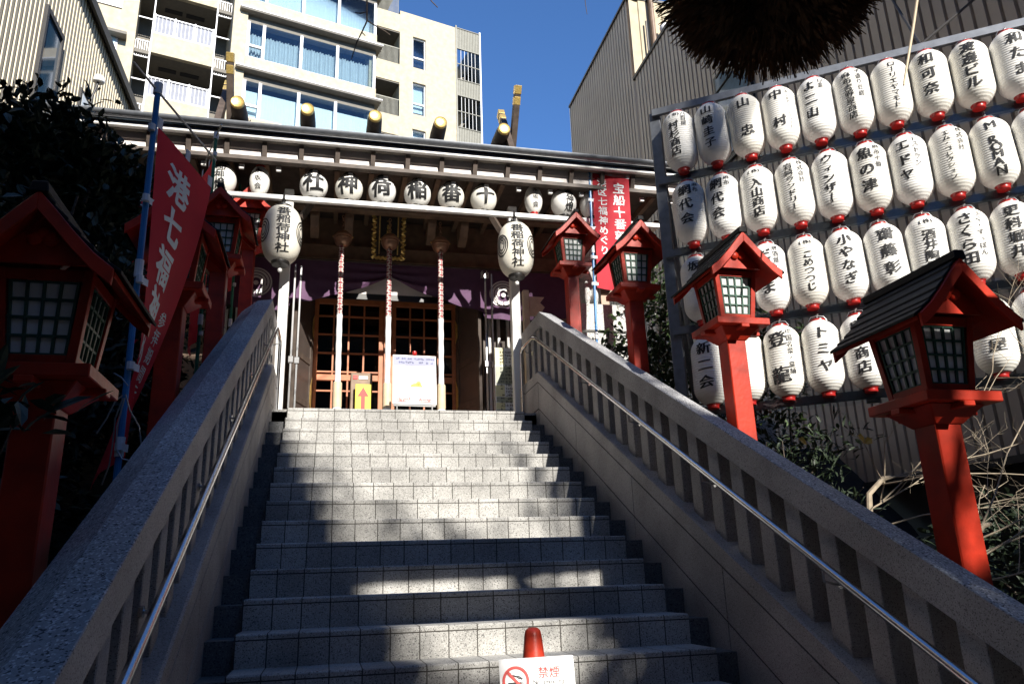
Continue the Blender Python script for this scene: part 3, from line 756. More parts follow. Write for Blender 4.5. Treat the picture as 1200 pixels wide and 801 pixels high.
def crest(x, z, r):
    b = MB()
    def ann(r0, r1, a0=0, a1=2*pi, n=40, cx=0, cz_=0, sx=1):
        vs = []
        for k in range(n+1):
            a = a0+(a1-a0)*k/n
            for q in (r0, r1): vs.append((x+cx+q*sx*sin(a), CY-.05, z+cz_+q*cos(a)))
        b.add(vs, [(2*k, 2*k+1, 2*k+3, 2*k+2) for k in range(n)])
    ann(r*.9, r); ann(r*.70, r*.84, -2.5, 2.5); ann(r*.5, r*.64, -2.3, 2.3); ann(r*.3, r*.44, -2.0, 2.0); ann(.001, r*.16, cz_=-r*.05)
    for i in range(5):                                     # rice sheaves at the foot of the ring
        for s in (-1, 1): ann(.0, r*.16, n=8, cx=s*(.1+.12*i)*r, cz_=-r*(.66-.02*i*i), sx=.5)
    b.build('crest', M['crest'], ct)
for x, z in ((-1.0, 5.26), (2.28, 5.26)): crest(x, z, .20)
b = MB(); fn = lambda x, z: (2.02+x, CY-.05, 5.54+z); write(b, [('納', 0, 0, .13)], fn, .01, 0, .05, .04, 0); b.build('lettering', M['crest'], ct, recalc=False)
b = MB(); b.tube([(-1.8, CY, 5.64), (3.4, CY, 5.64)], .015, 6); b.build('curtain_rod', M['dkwood'], ct)

b = MB(); b.box(.15, 1.30, 9.93, 9.95, 5.22, 5.47); b.build('pale_board', M['soffit'], sh); b = MB(); b.box(-.3, 1.75, 9.925, 9.97, 5.14, 5.218); b.build('board_rail', M['blk'], sh)
# name plaque in a gilt frame
pq = thing('shrine_plaque', 'dark shrine name plaque in ornate gold frame behind the middle bell', 'plaque', (.69, 9.76, 5.72))
PM = Matrix.Translation((.685, 9.74, 6.02)) @ Matrix.Rotation(R(14), 4, 'X') @ Matrix.Scale(.92, 4)
b = MB(); b.box(-.17, .17, 0, .03, -.33, .33, M=PM); b.build('board', M['dkwood'], pq)
b = MB(); b.box(-.115, .115, -.008, -.0005, -.26, .26, M=PM); b.build('panel', M['blk'], pq)
b = MB()
for s in (-1, 1):
    pts = []
    for i in range(40):
        z = -.36+.72*i/39; pts.append(PM @ Vector((s*(.215+.025*sin(i*1.7)), -.02+.01*cos(i*1.3), z)))
    b.tube(pts, .02, 6)
    b.tube([PM @ Vector((x/20*.21, -.02, s*(.35+.015*sin(x*1.1)))) for x in range(-20, 21)], .02, 6)
    b.box(s*.135-.008, s*.135+.008, -.02, -.0005, -.29, .29, M=PM)
b.build('gilt_frame', M['gold'], pq, smooth=True)
b = MB(); fn = lambda x, z: PM @ Vector((x, -.011, z)); write(b, column('十番稲荷神社', 0, .2, .075, .08), fn, .012, .0, .06, .04, 0); b.build('lettering', M['gold'], pq, recalc=False)

# bells and bell ropes
for x, nm in ((.075, 'left'), (.685, 'middle'), (1.36, 'right')):
    t = thing('suzu_bell', {'left': 'round bronze shrine bell above the leftmost of the three ropes', 'middle': 'round bronze shrine bell hanging in front of the gold framed plaque', 'right': 'round bronze shrine bell above the rightmost of the three ropes'}[nm], 'bell', (x, 9.5, 5.81), 0, 'bells in front of the shrine')
    b = MB(); r = .115
    pr_ = [(max(.002, r*sin(a)), -r*cos(a)*1.05) for a in [pi*i/18 for i in range(19)]]
    b.lathe(pr_, 28); b.build('bell_body', M['copper'], t, world=False, smooth=True)
    b = MB(); b.lathe([(r*1.0, -.016), (r*1.07, -.012), (r*1.07, .008), (r*1.0, .014)], 28, (0, 0, .03)); b.lathe([(r*.98, -.006), (r*1.03, 0), (r*.98, .006)], 28, (0, 0, -.012)); b.build('band', M['copper'], t, world=False, smooth=True)
    b = MB()
    for s in (-1, 1): b.lathe([(.002, -.014), (.012, -.008), (.014, 0), (.012, .008), (.002, .014)], 10, (s*.122, 0, .03))
    b.build('side_knob', M['gold'], t, world=False, smooth=True)
    b = MB()
    for i in range(6):
        zc = .135+.036*i
        b.tube([(.016*cos(a)*(1 if i % 2 else 0), .016*cos(a)*(0 if i % 2 else 1), zc+.025*sin(a)) for a in [2*pi*k/10 for k in range(11)]], .005, 5)
    b.build('chain', M['copper'], t, world=False, smooth=True)
    t = thing('bell_rope', {'left': 'thick red and white bell rope on the left, with pale cloth lower part', 'middle': 'thick red and white bell rope in the middle, beside the white poster', 'right': 'thick red and white bell rope on the right, ending behind the white poster'}[nm], 'rope', (x-.01, 9.44, 4.7), 0, 'bell ropes in front of the shrine')
    b = MB(); prof = []
    for i in range(60): z = .05+.93*i/59; prof.append((.033+.004*sin(i*1.9), z))
    b.lathe(prof, 14); b.build('twisted_rope', M['rope'], t, world=False, smooth=True)
    b = MB(); b.lathe([(.036+.002*sin(i*.9), -.86+.9*i/30) for i in range(31)], 14); b.build('cloth_sleeve', M['cloth_white'], t, world=False, smooth=True)
    b = MB(); b.lathe([(.052, -1.16), (.056, -1.14), (.055, -.85), (.040, -.83)], 18); b.build('wooden_grip', M['palewood'], t, world=False, smooth=True)
    b = MB(); b.lathe([(.085, -1.44), (.082, -1.3), (.06, -1.18), (.045, -1.15)], 18); b.build('tassel', M['cloth_white'], t, world=False, smooth=True)
    t.rotation_euler = (random.uniform(-.006, .006), 0, random.uniform(0, 3))

# row of round lanterns with one big character each
def ellip(b, r, h, n=26, rib=15, ap=.42, pw=2.0):
    prof = []
    for i in range(rib*2+1):
        a = -1+2*i/(rib*2); z = h/2*a; rr = elr(z, r, h, ap, pw)
        prof.append((rr-(.0025 if i % 2 == 0 else 0), z))
    b.lathe(prof, n)
def elr(z, r, h, ap=.42, pw=2.0): a = abs(z/(h/2)); return r*max(.02, 1-(a**pw)*(1-ap**pw))**(1/pw)
def round_lantern(name, label, loc, r, h, chars, group, rot=0, kx=.05, ky=.035, ring='blk', m='paper', smallblk=True, size=None, crest_at=None, pw=2.0, xs=1.0):
    t = thing(name, label, 'lantern', loc, rot, group)
    b = MB(); ellip(b, r, h, pw=pw); b.build('paper_body', M[m], t, world=False, smooth=True, angle=70)
    b = MB(); b.lathe([(r*.45, h/2-.012), (r*.47, h/2), (r*.45, h/2+.02), (.01, h/2+.022)], 18); b.build('top_ring', M[ring], t, world=False, smooth=True)
    b = MB(); b.lathe([(.01, -h/2-.03), (r*.42, -h/2-.03), (r*.46, -h/2-.005), (r*.46, -h/2+.008)], 18); b.build('bottom_ring', M[ring], t, world=False, smooth=True)
    b = MB(); b.tube([(0, 0, h/2+.02), (0, 0, h/2+.10)], .005, 6); b.build('hook', M['wire'], t, world=False)
    fn = lambda x, z: (sin(x/elr(z, r, h, .42, pw))*(elr(z, r, h, .42, pw)+.004), -cos(x/elr(z, r, h, .42, pw))*(elr(z, r, h, .42, pw)+.004), z)
    b = MB(); write(b, chars, lambda x, z: fn(x*xs, z), kx, ky, .06, .05, 9); b.build('lettering', M['ink'], t, world=False, recalc=False)
    if crest_at:
        b = MB()
        for sgn in (-1, 1):
            for q, wd in ((.115, .013), (.085, .012), (.055, .012)):
                vs = []
                for k in range(33):
                    a = 2*pi*k/32
                    for e in (q-wd, q):
                        x_, z_ = crest_at*sgn*r+e*sin(a)*.85, e*cos(a)*1.25; vs.append(fn(x_, z_))
                b.add(vs, [(2*k, 2*k+1, 2*k+3, 2*k+2) for k in range(32)])
        b.build('crest_rings', M['ink'], t, world=False, recalc=False)
    return t
for i, (ch, x) in enumerate(zip('社神荷稲番十', (-.312, .107, .51, .945, 1.368, 1.788))):
    round_lantern('round_lantern', 'round white lantern with one bold character, %s from left under the eave' % ORD[i], (XC+(x-XC)*.983, 8.55, 6.040), .165, .335, [(ch, 0, 0, .255)], 'round lanterns under the eave', random.uniform(-.08, .08)-.05, .05, .022)
SG = 'smaller lanterns at the ends of the eave'
def col3(t_, s, st): return [(c, 0, st*(1-i), s) for i, c in enumerate(t_)]
round_lantern('eave_lantern', 'white lantern with three bold characters on the far left under the eave', (-1.32, 8.55, 6.02), .155, .36, col3('御神燈', .115, .10), SG, -.1, .03, .015)
round_lantern('eave_lantern', 'slim white lantern with red rings left of the left porch post', (-.91, 8.55, 6.04), .115, .37, col3('永坂会', .075, .10), SG, -.1, .02, .005, 'redring')
round_lantern('eave_lantern', 'slim white lantern with red rings right of the right porch post', (2.42, 8.55, 6.085), .115, .37, col3('永坂会', .075, .10), SG, 0, .02, .005, 'redring')
round_lantern('eave_lantern', 'white lantern with three bold characters just left of the red banner with blue pole', (2.82, 8.55, 6.07), .165, .36, col3('御神燈', .115, .10), SG, .25, .03, .015)
round_lantern('eave_lantern', 'white lantern half hidden behind the red banner with blue pole', (3.21, 8.55, 6.08), .165, .36, col3('御神燈', .115, .10), SG, .6, .03, .015)
for x, lab in ((-.615, 'large white lantern with shrine name in bold characters, in front of the left porch post'), (2.13, 'large white lantern with shrine name in bold characters, in front of the right porch post')):
    t = round_lantern('shrine_name_lantern', lab, (x, 8.42, 5.32), .222, .68, [(c, 0, .222-.112*i, .112) for i, c in enumerate('番稲荷神社')], 'large shrine name lanterns', .12 if x < 0 else -.10, .035, .012, 'blk', 'paper_warm', crest_at=1.15 if x < 0 else .98, pw=2.7, xs=1.4)
    b = MB(); b.tube([(0, 0, .35), (0, .0, .5), (0, .02, .53), (0, .3, .53)], .011, 8); b.lathe([(.03, .36), (.035, .38), (.02, .42), (.028, .44), (.01, .47)], 12); b.build('hanger', M['blk'], t, world=False, smooth=True)
    b = MB(); b.lathe([(.002, -.46), (.02, -.45), (.028, -.43), (.018, -.41), (.008, -.38)], 12); b.build('pendant', M['wpaint'], t, world=False, smooth=True)

# poster on a stand, direction sign, standing signboard
def unreadable(b, x0, x1, z, h, fn, rnd, dens=.8):
    x = x0
    while x < x1:
        w_ = h*rnd.uniform(.5, .95)
        if rnd.random() < dens:
            for q in range(3):
                a = rnd.uniform(0, .7)*h; c = rnd.uniform(.1, .9)*w_
                if q % 2: b.add([fn(x+c, z-h*.45), fn(x+c+h*.13, z-h*.45), fn(x+c+h*.13, z+h*.45), fn(x+c, z+h*.45)], [(0, 1, 2, 3)])
                else: b.add([fn(x, z-h*.4+a), fn(x+w_, z-h*.4+a), fn(x+w_, z-h*.27+a), fn(x, z-h*.27+a)], [(0, 1, 2, 3)])
        x += w_*1.15
rnd = random.Random(3)
t = thing('poster_stand', 'white notice poster with dark heading, small drawing and red boxes on the shrine landing', 'poster', (.93, 8.6, Z0))
PW = Matrix.Translation((.925, 8.6, 3.70)) @ Matrix.Rotation(R(-6), 4, 'X') @ Matrix.Rotation(R(2), 4, 'Z')
b = MB(); b.box(-.25, .25, 0, .012, -.29, .305, M=PW); b.build('board', M['sign_w'], t, bevel=.003)
b = MB(); b.box(-.24, .24, .0125, .03, -.31, .2, M=PW); b.tube([PW @ Vector((-.2, .02, .25)), PW @ Vector((-.2, .25, -.52))], .012, 6); b.tube([PW @ Vector((.2, .02, .25)), PW @ Vector((.2, .25, -.52))], .012, 6)
b.tube([PW @ Vector((-.2, .02, .0)), PW @ Vector((-.2, .02, -.51))], .012, 6); b.tube([PW @ Vector((.2, .02, 0)), PW @ Vector((.2, .02, -.51))], .012, 6); b.build('easel', M['blk'], t)
fnp = lambda x, z: PW @ Vector((x, -.003, z)); fnp2 = lambda x, z: PW @ Vector((x, -.006, z))
b = MB(); b.add([fnp(-.245, .175), fnp(.245, .175), fnp(.245, .29), fnp(-.245, .29)], [(0, 1, 2, 3)])
hd = b.build('heading_band', mat('poster_band', (.16, .17, .28), .5, var=.25, scale=3), t, recalc=False)
b = MB(); unreadable(b, -.21, .22, .26, .026, fnp2, rnd); unreadable(b, -.21, .23, .215, .03, fnp2, rnd); unreadable(b, -.2, .05, .15, .022, fnp2, rnd); unreadable(b, -.14, .13, .105, .02, fnp2, rnd, .6); unreadable(b, -.1, .12, .03, .022, fnp2, rnd, .6)
b.build('lettering', M['navy'], t, recalc=False)
b = MB()
def disc(b, cx, cz_, rx, rz_, a0=0, a1=2*pi, n=20, fn=fnp): b.add([fn(cx, cz_)]+[fn(cx+rx*cos(a0+(a1-a0)*k/n), cz_+rz_*sin(a0+(a1-a0)*k/n)) for k in range(n+1)], [(0, k+1, k+2) for k in range(n)])
disc(b, .02, -.085, .075, .05, 0, pi); disc(b, .045, -.04, .03, .03); b.build('drawing', M['skin_y'], t, recalc=False)
b = MB(); disc(b, .0, -.125, .012, .008); disc(b, .045, -.125, .012, .008); disc(b, -.035, -.145, .006, .045); disc(b, .085, -.145, .006, .045); disc(b, .02, -.165, .02, .004); b.build('drawing_lines', M['ink_soft'], t, recalc=False)
b = MB()
for x0 in (-.20, .04): b.add([fnp(x0, -.265), fnp(x0+.155, -.265), fnp(x0+.155, -.21), fnp(x0, -.21)], [(0, 1, 2, 3)])
b.build('red_box', M['sign_r'], t, recalc=False)
b = MB(); unreadable(b, -.19, -.055, -.226, .018, fnp2, rnd); unreadable(b, -.19, -.055, -.25, .016, fnp2, rnd); unreadable(b, .05, .185, -.226, .018, fnp2, rnd); unreadable(b, .05, .185, -.25, .016, fnp2, rnd); b.build('box_lettering', M['sign_w'], t, recalc=False)
b = MB(); b.lathe([(.002, .04), (.025, .03), (.03, 0), (.02, -.02)], 12, PW @ Vector((.0, .005, .325))); b.build('red_knob', M['redring'], t, smooth=True)

t = thing('arrow_sign', 'yellow sign with red upward arrow low in front of the lattice door', 'sign', (.40, 9.9, Z0))
b = MB(); b.box(.30, .50, 9.90, 9.93, Z0+.05, 3.96); b.build('board', M['yellow'], t, bevel=.004)
b = MB(); b.add([(x, 9.896, z) for x, z in ((.375, 3.6), (.425, 3.6), (.425, 3.8), (.47, 3.8), (.40, 3.92), (.33, 3.8), (.375, 3.8))], [tuple(range(7))]); b.build('arrow', M['sign_r'], t, recalc=False)
b = MB(); b.box(.31, .49, 9.94, 9.96, Z0, 3.9); b.build('support', M['blk'], t)
t = thing('offertory_box', 'small brown wooden box with an orange label behind the yellow arrow sign', 'box', (.40, 10.1, Z0))
b = MB(); b.box(.24, .52, 10.0, 10.3, Z0, 4.14); b.build('case', M['brown'], t, bevel=.008)
b = MB(); b.box(.27, .33, 9.99, 9.998, 4.05, 4.10); b.build('label_plate', M['sign_r'], t); b = MB(); b.box(.345, .46, 9.99, 9.998, 4.05, 4.09); b.build('name_plate', M['sign_w'], t)

t = thing('signboard', 'tall narrow white and yellow signboard with columns of dark writing beside the right porch post', 'sign', (2.06, 8.98, Z0))
b = MB(); b.box(1.955, 2.17, 8.98, 9.0, Z0, 4.24); b.build('board', M['sign_w'], t, bevel=.003)
ym = mat('pale_yellow', (.74, .68, .38), .5); gm = mat('olive_grey', (.33, .34, .25), .5)
for z0_, z1_ in ((4.02, 4.235), (3.62, 3.76), (3.46, 3.54)): MB().box(1.957, 2.07, 8.976, 8.9795, z0_, z1_).build('yellow_patch', ym, t)
for z0_, z1_ in ((3.78, 4.0), (3.55, 3.61), (3.3, 3.45)): MB().box(1.962, 2.165, 8.972, 8.9755, z0_, z1_).build('grey_patch', gm, t)
b = MB(); rnd = random.Random(9)
for x_ in (2.035, 2.10, 2.145):
    z_ = 4.18
    while z_ > 3.28: unreadable(b, x_-.02, x_+.012, z_, .034, lambda x, z: (x, 8.969, z), rnd, .9); z_ -= .042
b.build('lettering', M['ink'], t, recalc=False)
t = thing('fence_post', 'pale wooden post with scalloped bracket beside the right balustrade top', 'post', (2.42, 9.1, Z0))
b = MB(); b.box(2.37, 2.45, 9.06, 9.14, Z0, 5.06); b.build('post', M['palewood'], t, bevel=.006)
b = MB(); b.prism([(2.452, 9.085, 4.98), (2.66, 9.085, 4.98), (2.60, 9.085, 4.90), (2.66, 9.085, 4.84), (2.58, 9.085, 4.72), (2.452, 9.085, 4.72)], (0, .03, 0)); b.build('bracket', M['palewood'], t)
b = MB(); b.tube([(2.452, 9.1, 4.6), (2.65, 9.1, 4.6), (2.65, 9.1, 4.35), (2.452, 9.1, 4.35)], .012, 6); b.build('rail', M['wpaint'], t)

# stone pedestal and weathered statue right of the shrine
t = thing('stone_pedestal', 'stepped pale granite pedestal behind the farthest right red lantern', 'pedestal', (3.6, 9.6, Z0))
for i, (x0, x1, z0_, z1_) in enumerate(((3.22, 4.0, Z0, 3.85), (3.27, 3.93, 3.88, 4.60), (3.25, 3.95, 4.64, 5.02))):
    b = MB(); b.box(x0, x1, 9.3+.02*i, 9.95, z0_, z1_); b.build('block', M['granite_w'], t, bevel=.01)
t = thing('stone_statue', 'weathered grey stone fox statue on the pale pedestal, mostly hidden by the red lantern', 'statue', (3.42, 9.6, 5.02))
bm = bmesh.new(); bmesh.ops.create_icosphere(bm, subdivisions=4, radius=1)
vs = []
for q in bm.verts:
    p = q.co.copy(); s = 1+.10*noise.noise(p*3)+.05*noise.noise(p*8)
    vs.append(p*s)
fs = [tuple(v.index for v in f.verts) for f in bm.faces]; bm.free()
b = MB()
for cx_, cy_, cz_, rx, ry, rz_ in ((3.46, 9.62, 5.27, .17, .22, .27), (3.42, 9.47, 5.55, .12, .13, .22), (3.40, 9.40, 5.82, .11, .14, .12), (3.37, 9.29, 5.79, .05, .10, .045), (3.36, 9.43, 5.95, .03, .03, .08), (3.45, 9.43, 5.95, .03, .03, .08), (3.36, 9.40, 5.18, .045, .05, .19), (3.48, 9.40, 5.18, .045, .05, .19), (3.56, 9.85, 5.5, .07, .10, .26)):
    b.add([(cx_+p.x*rx, cy_+p.y*ry, cz_+p.z*rz_) for p in vs], fs)
o_ = b.build('body', M['granite_w'], None, smooth=True, angle=180); 
md = o_.modifiers.new('remesh', 'REMESH'); md.mode = 'VOXEL'; md.voxel_size = .018
dg = bpy.context.evaluated_depsgraph_get(); me2 = bpy.data.meshes.new_from_object(o_.evaluated_get(dg)); o_.modifiers.clear(); o_.data = me2
for p in me2.polygons: p.use_smooth = True
o_.parent = t; o_.location = -Vector((3.42, 9.6, 5.02))

# ================================================================== BANNERS
def banner(label, base, top, pole_m, arm_az, width, ztop, zbot, texts, group, sway=None, drop=0, arm_tilt=.0, cloth_bot_w=1.0, pole_r=.017):
    """nobori: pole from base up to top, an arm at the head and the cloth tied to both"""
    base, top = Vector(base), Vector(top)
    t = thing('nobori_banner', label, 'banner', base, 0, group)
    b = MB(); n = 6; b.tube([base+(top-base)*i/n for i in range(n+1)], pole_r, 10); b.build('pole', M[pole_m], t, smooth=True)
    b = MB()
    for f_ in (.36, .66):
        p = base+(top-base)*f_; b.tube([p-Vector((0, 0, .05)), p+Vector((0, 0, .05))], pole_r*1.35, 10)
    b.tube([top-Vector((0, 0, .02)), top+Vector((0, 0, .05))], pole_r*1.5, 10); b.build('pole_joint', M['plastic_w'], t, smooth=True)
    A = Vector((sin(arm_az), cos(arm_az), 0)); Nn = Vector((A.y, -A.x, 0))
    up_ = (top-base).normalized()
    b = MB(); b.tube([top-A*.22+Vector((0, 0, .22*arm_tilt)), top+A*(width+.05)+Vector((0, 0, -(width+.05)*arm_tilt))], .007, 8); b.build('arm', M['wire'], t, smooth=True)
    L_ = (top-base).length
    def S(u, v):                                # u across 0..1, v down 0..1
        zt = ztop; z = zt+(zbot-zt)*v
        k = (z-base.z)/(top.z-base.z); p0 = base+(top-base)*k
        w_ = width*(1+(cloth_bot_w-1)*v)
        q = p0+A*(.035+u*w_)+Nn*(.035*sin(u*4+v*3)*(.3+v)+(sway*v*v*u if sway else 0))
        q.z -= u*width*arm_tilt+drop*u*v+.015*sin(u*pi)*(1-v); return q
    b = MB(); rows = [[S(i/14, j/40) for i in range(15)] for j in range(41)]; b.loft(rows, False, False); cl = b.build('cloth', M['cloth_red'], t, smooth=True, recalc=False)
    for u in (.03, .5, .97):
        b = MB(); p = S(u, 0); b.add([p+A*-.02, p+A*.02, p+A*.02+Vector((0, 0, .07)), p-A*.02+Vector((0, 0, .07)), p+A*-.02-Nn*.006, p+A*.02-Nn*.006, p+A*.02-Nn*.006+Vector((0, 0, .07)), p-A*.02-Nn*.006+Vector((0, 0, .07))], [(0, 1, 2, 3), (7, 6, 5, 4), (0, 4, 5, 1), (3, 2, 6, 7), (0, 3, 7, 4), (1, 5, 6, 2)])
        b.build('tie_loop', M['plastic_w'], t)
    for v in (.02, .25, .5, .75, .97):
        b = MB(); p = S(0, v); b.tube([p-A*.055-Vector((0, 0, .02)), p-A*.055+Vector((0, 0, .02))], pole_r*1.2, 8); b.add([p-A*.05-Vector((0, 0, .02)), p+A*.015-Vector((0, 0, .02)), p+A*.015+Vector((0, 0, .02)), p-A*.05+Vector((0, 0, .02))], [(0, 1, 2, 3)])
        b.build('tie_loop', M['plastic_w'], t, smooth=True)
    H = ztop-zbot
    for txt, u0, v0, size, kx, ky in texts:
        b = MB(); ch = []
        for i, c in enumerate(txt): ch.append((c, u0*width, -(v0*H+size*1.08*i), size))
        fn = lambda x, y: S(x/width, -y/H)-Nn*-.004
        write(b, ch, fn, kx, ky, .10, .08, 6)
        for v in [0]: pass
        o_ = b.build('lettering', M['cloth_white'], t, recalc=False)
    return t
BG = 'red nobori banners beside the stairs'
banner('large red banner with white characters on a blue pole, left of the stairs', (-1.04, 4.30, 1.05), at(185, 107, y=4.20), 'bluepole', R(25), .56, 4.06, 2.15,
       [('港七福神めぐり', .40, .12, .235, .05, .03), ('参拝期間元旦より', .80, .50, .10, .02, .01)], BG, sway=-.5, arm_tilt=.18, cloth_bot_w=.62)
banner('red banner on a blue pole in the sun, right of the stairs', (3.045, 8.36, 2.9), at(690, 186, y=8.36), 'bluepole', R(100), .47, 6.44, 4.86,
       [('港区七福神めぐり', .24, .075, .125, .02, .01), ('宝船十番稲荷', .70, .10, .155, .03, .02)], BG, sway=.10, arm_tilt=.18, cloth_bot_w=1.0)
banner('narrow red banner on a green pole behind the large red banner on the left', (-1.22, 7.35, 2.85), (-1.20, 7.15, 5.75), 'greenpole', R(-20), .46, 5.6, 3.7, [('七福神めぐり', .5, .1, .2, .04, .02)], BG, arm_tilt=.1)
banner('narrow red banner on a green pole beside the far left red lanterns', (-1.24, 9.6, 3.15), (-1.22, 9.2, 7.12), 'greenpole', R(-28), .46, 6.9, 5.0, [('七福神めぐり', .5, .1, .2, .04, .02)], BG, arm_tilt=.1)
banner('red banner half hidden in the dark bushes on the left', (-2.05, 7.0, 2.0), (-2.05, 7.0, 5.35), 'greenpole', R(60), .52, 5.25, 3.4, [('七福神めぐり', .5, .1, .22, .04, .02)], BG, arm_tilt=.1)

# loose cords on the near banner pole
t = thing('loose_cord', 'loose grey cord hanging in loops from the blue banner pole', 'cord', at(148, 470, y=4.2))
b = MB()
for pts in (((147, 462), (152, 480), (163, 500), (166, 525), (155, 540), (143, 537), (136, 525), (137, 500), (146, 466)), ((144, 466), (135, 490), (132, 520), (128, 545), (119, 568)), ((144, 463), (135, 470), (125, 490), (113, 508)), ((150, 452), (142, 442), (133, 437))):
    b.tube([at(px, py, y=4.17) for px, py in pts], .004, 5)
tag(b.build('cord_loop', M['wire'], t, smooth=True), '', '') if False else b.build('cord_loop', M['wire'], t, smooth=True)

# ================================================================== TRAFFIC CONE WITH SIGN
t = thing('traffic_cone', 'small red traffic cone standing on a step, carrying a no smoking sign', 'cone', (.90, 3.50, .80))
b = MB(); b.lathe([(.002, .497), (.02, .496), (.033, .485), (.038, .465), (.062, .25), (.092, .03), (.098, .022)], 32, (.90, 3.50, .80)); b.build('cone_body', M['cone'], t, smooth=True, angle=50)
b = MB(); b.box(.90-.135, .90+.135, 3.50-.095, 3.50+.135, .80, .822); b.build('base', M['cone'], t, bevel=.006)
sg = thing('no_smoking_sign', 'white no smoking sign with red prohibition circle hung on the cone', 'sign', (.865, 3.30, 1.1))
SMt = Matrix.Translation((.868, 3.335, 1.19)) @ Matrix.Rotation(R(-8), 4, 'X') @ Matrix.Rotation(R(-2), 4, 'Z')
b = MB(); b.box(-.158, .158, 0, .003, -.22, 0, M=SMt); b.build('board', M['sign_w'], sg)
f1 = lambda x, z: SMt @ Vector((x, -.0018, z)); f2 = lambda x, z: SMt @ Vector((x, -.0032, z))
b = MB(); c0 = (-.092, -.085)
vs = []
for k in range(49):
    a = 2*pi*k/48
    for q in (.045, .056): vs.append(f2(c0[0]+q*cos(a), c0[1]+q*sin(a)))
b.add(vs, [(2*k, 2*k+1, 2*k+3, 2*k+2) for k in range(48)])
d_ = .034; b.add([f2(c0[0]-d_-.004, c0[1]+d_-.004), f2(c0[0]-d_+.004, c0[1]+d_+.004), f2(c0[0]+d_+.004, c0[1]-d_+.004), f2(c0[0]+d_-.004, c0[1]-d_-.004)], [(0, 1, 2, 3)])
b.build('prohibition_mark', M['sign_r'], sg, recalc=False)
b = MB(); b.add([f1(c0[0]-.032, c0[1]-.016), f1(c0[0]+.024, c0[1]-.016), f1(c0[0]+.024, c0[1]-.005), f1(c0[0]-.032, c0[1]-.005)], [(0, 1, 2, 3)]); b.add([f1(c0[0]+.027, c0[1]-.016), f1(c0[0]+.031, c0[1]-.016), f1(c0[0]+.031, c0[1]-.005), f1(c0[0]+.027, c0[1]-.005)], [(0, 1, 2, 3)])
for off in (0, .011):
    pth = [(c0[0]-.026+off*.4, c0[1]+.036-off*.3), (c0[0]-.022+off*.4, c0[1]+.022), (c0[0]-.006+off*.5, c0[1]+.02-off*.3), (c0[0]+.004+off, c0[1]+.016), (c0[0]+.012+off, c0[1]+.01), (c0[0]+.022+off*.6, c0[1]+.008), (c0[0]+.026+off*.4, c0[1]+.0)]
    vs = []
    for i, (x_, z_) in enumerate(pth):
        vs += [f1(x_, z_-.0022), f1(x_, z_+.0022)]
    b.add(vs, [(2*i, 2*i+2, 2*i+3, 2*i+1) for i in range(len(pth)-1)])
b.build('cigarette_symbol', M['ink'], sg, recalc=False)
b = MB(); write(b, [('禁', .025, -.058, .046), ('煙', .073, -.058, .046)], f1, .012, .008, 0, 0, 0); b.build('lettering', M['sign_r'], sg, recalc=False)
b = MB(); tx = 'No smoking'
for i, c in enumerate(tx):
    if c == ' ': continue
    v, f_ = glyph(c); xs = [p[0] for p in v]; mid = (min(xs)+max(xs))/2
    b.add([f1(-.012+i*.0132+(x-mid)*.022, -.103+y*.026) for x, y in v], f_)
b.build('small_lettering', M['ink'], sg, recalc=False)

# ================================================================== CEDAR BALL AND GATE OVER THE FOOT OF THE STAIRS
BC = Vector((.752, 1.0, 2.582)); BR = .195
t = thing('cedar_ball', 'dark brown shaggy ball of cedar twigs hanging overhead', 'cedar ball', BC)
b = MB(); rnd = random.Random(5)
bm = bmesh.new(); bmesh.ops.create_icosphere(bm, subdivisions=4, radius=BR*.93)
b.add([BC+v.co*(1+.05*noise.noise(v.co*30)) for v in bm.verts], [tuple(v.index for v in f.verts) for f in bm.faces]); bm.free()
for i in range(7000):
    d = Vector((rnd.gauss(0, 1), rnd.gauss(0, 1), rnd.gauss(0, 1))).normalized()
    d2 = (d+Vector((rnd.gauss(0, .25), rnd.gauss(0, .25), rnd.gauss(0, .25)-.12))).normalized()
    p = BC+d*BR*.9; q = p+d2*BR*rnd.uniform(.08, .26); s = d2.cross(Vector((rnd.gauss(0, 1), rnd.gauss(0, 1), rnd.gauss(0, 1)))).normalized()*rnd.uniform(.0016, .0035)
    b.add([p-s, p+s, q+s*.4, q-s*.4], [(0, 1, 2, 3)])
b.build('needle_ball', M['cedar'], t, recalc=False)
b = MB(); b.tube([BC+Vector((0, 0, BR*.8)), Vector((BC.x, 1.0, 3.34))], .012, 8); b.build('hanging_rope', M['palewood'], t)
t = thing('torii_gate', 'grey stone torii gate over the foot of the stairs', 'gate', (XC, 1.0, 0))
for x in (-1.28, 2.88):
    b = MB(); b.lathe([(.17, 0), (.17, .25), (.15, .26), (.13, 3.80)], 24, (x, 1.0, 0)); b.build('pillar', M['rail_stone'], t, smooth=True)
b = MB(); b.box(-1.9, 3.5, .90, 1.10, 3.33, 3.56); b.build('tie_beam', M['rail_stone'], t, bevel=.01)
b = MB(); ks = [(-2.5+6.6*i/24) for i in range(25)]
b.loft([[(x, .88, 3.79+.008*(x-XC)**2), (x, 1.12, 3.79+.008*(x-XC)**2), (x, 1.16, 4.17+.012*(x-XC)**2), (x, .84, 4.17+.012*(x-XC)**2)] for x in ks]); b.build('lintel', M['rail_stone'], t)

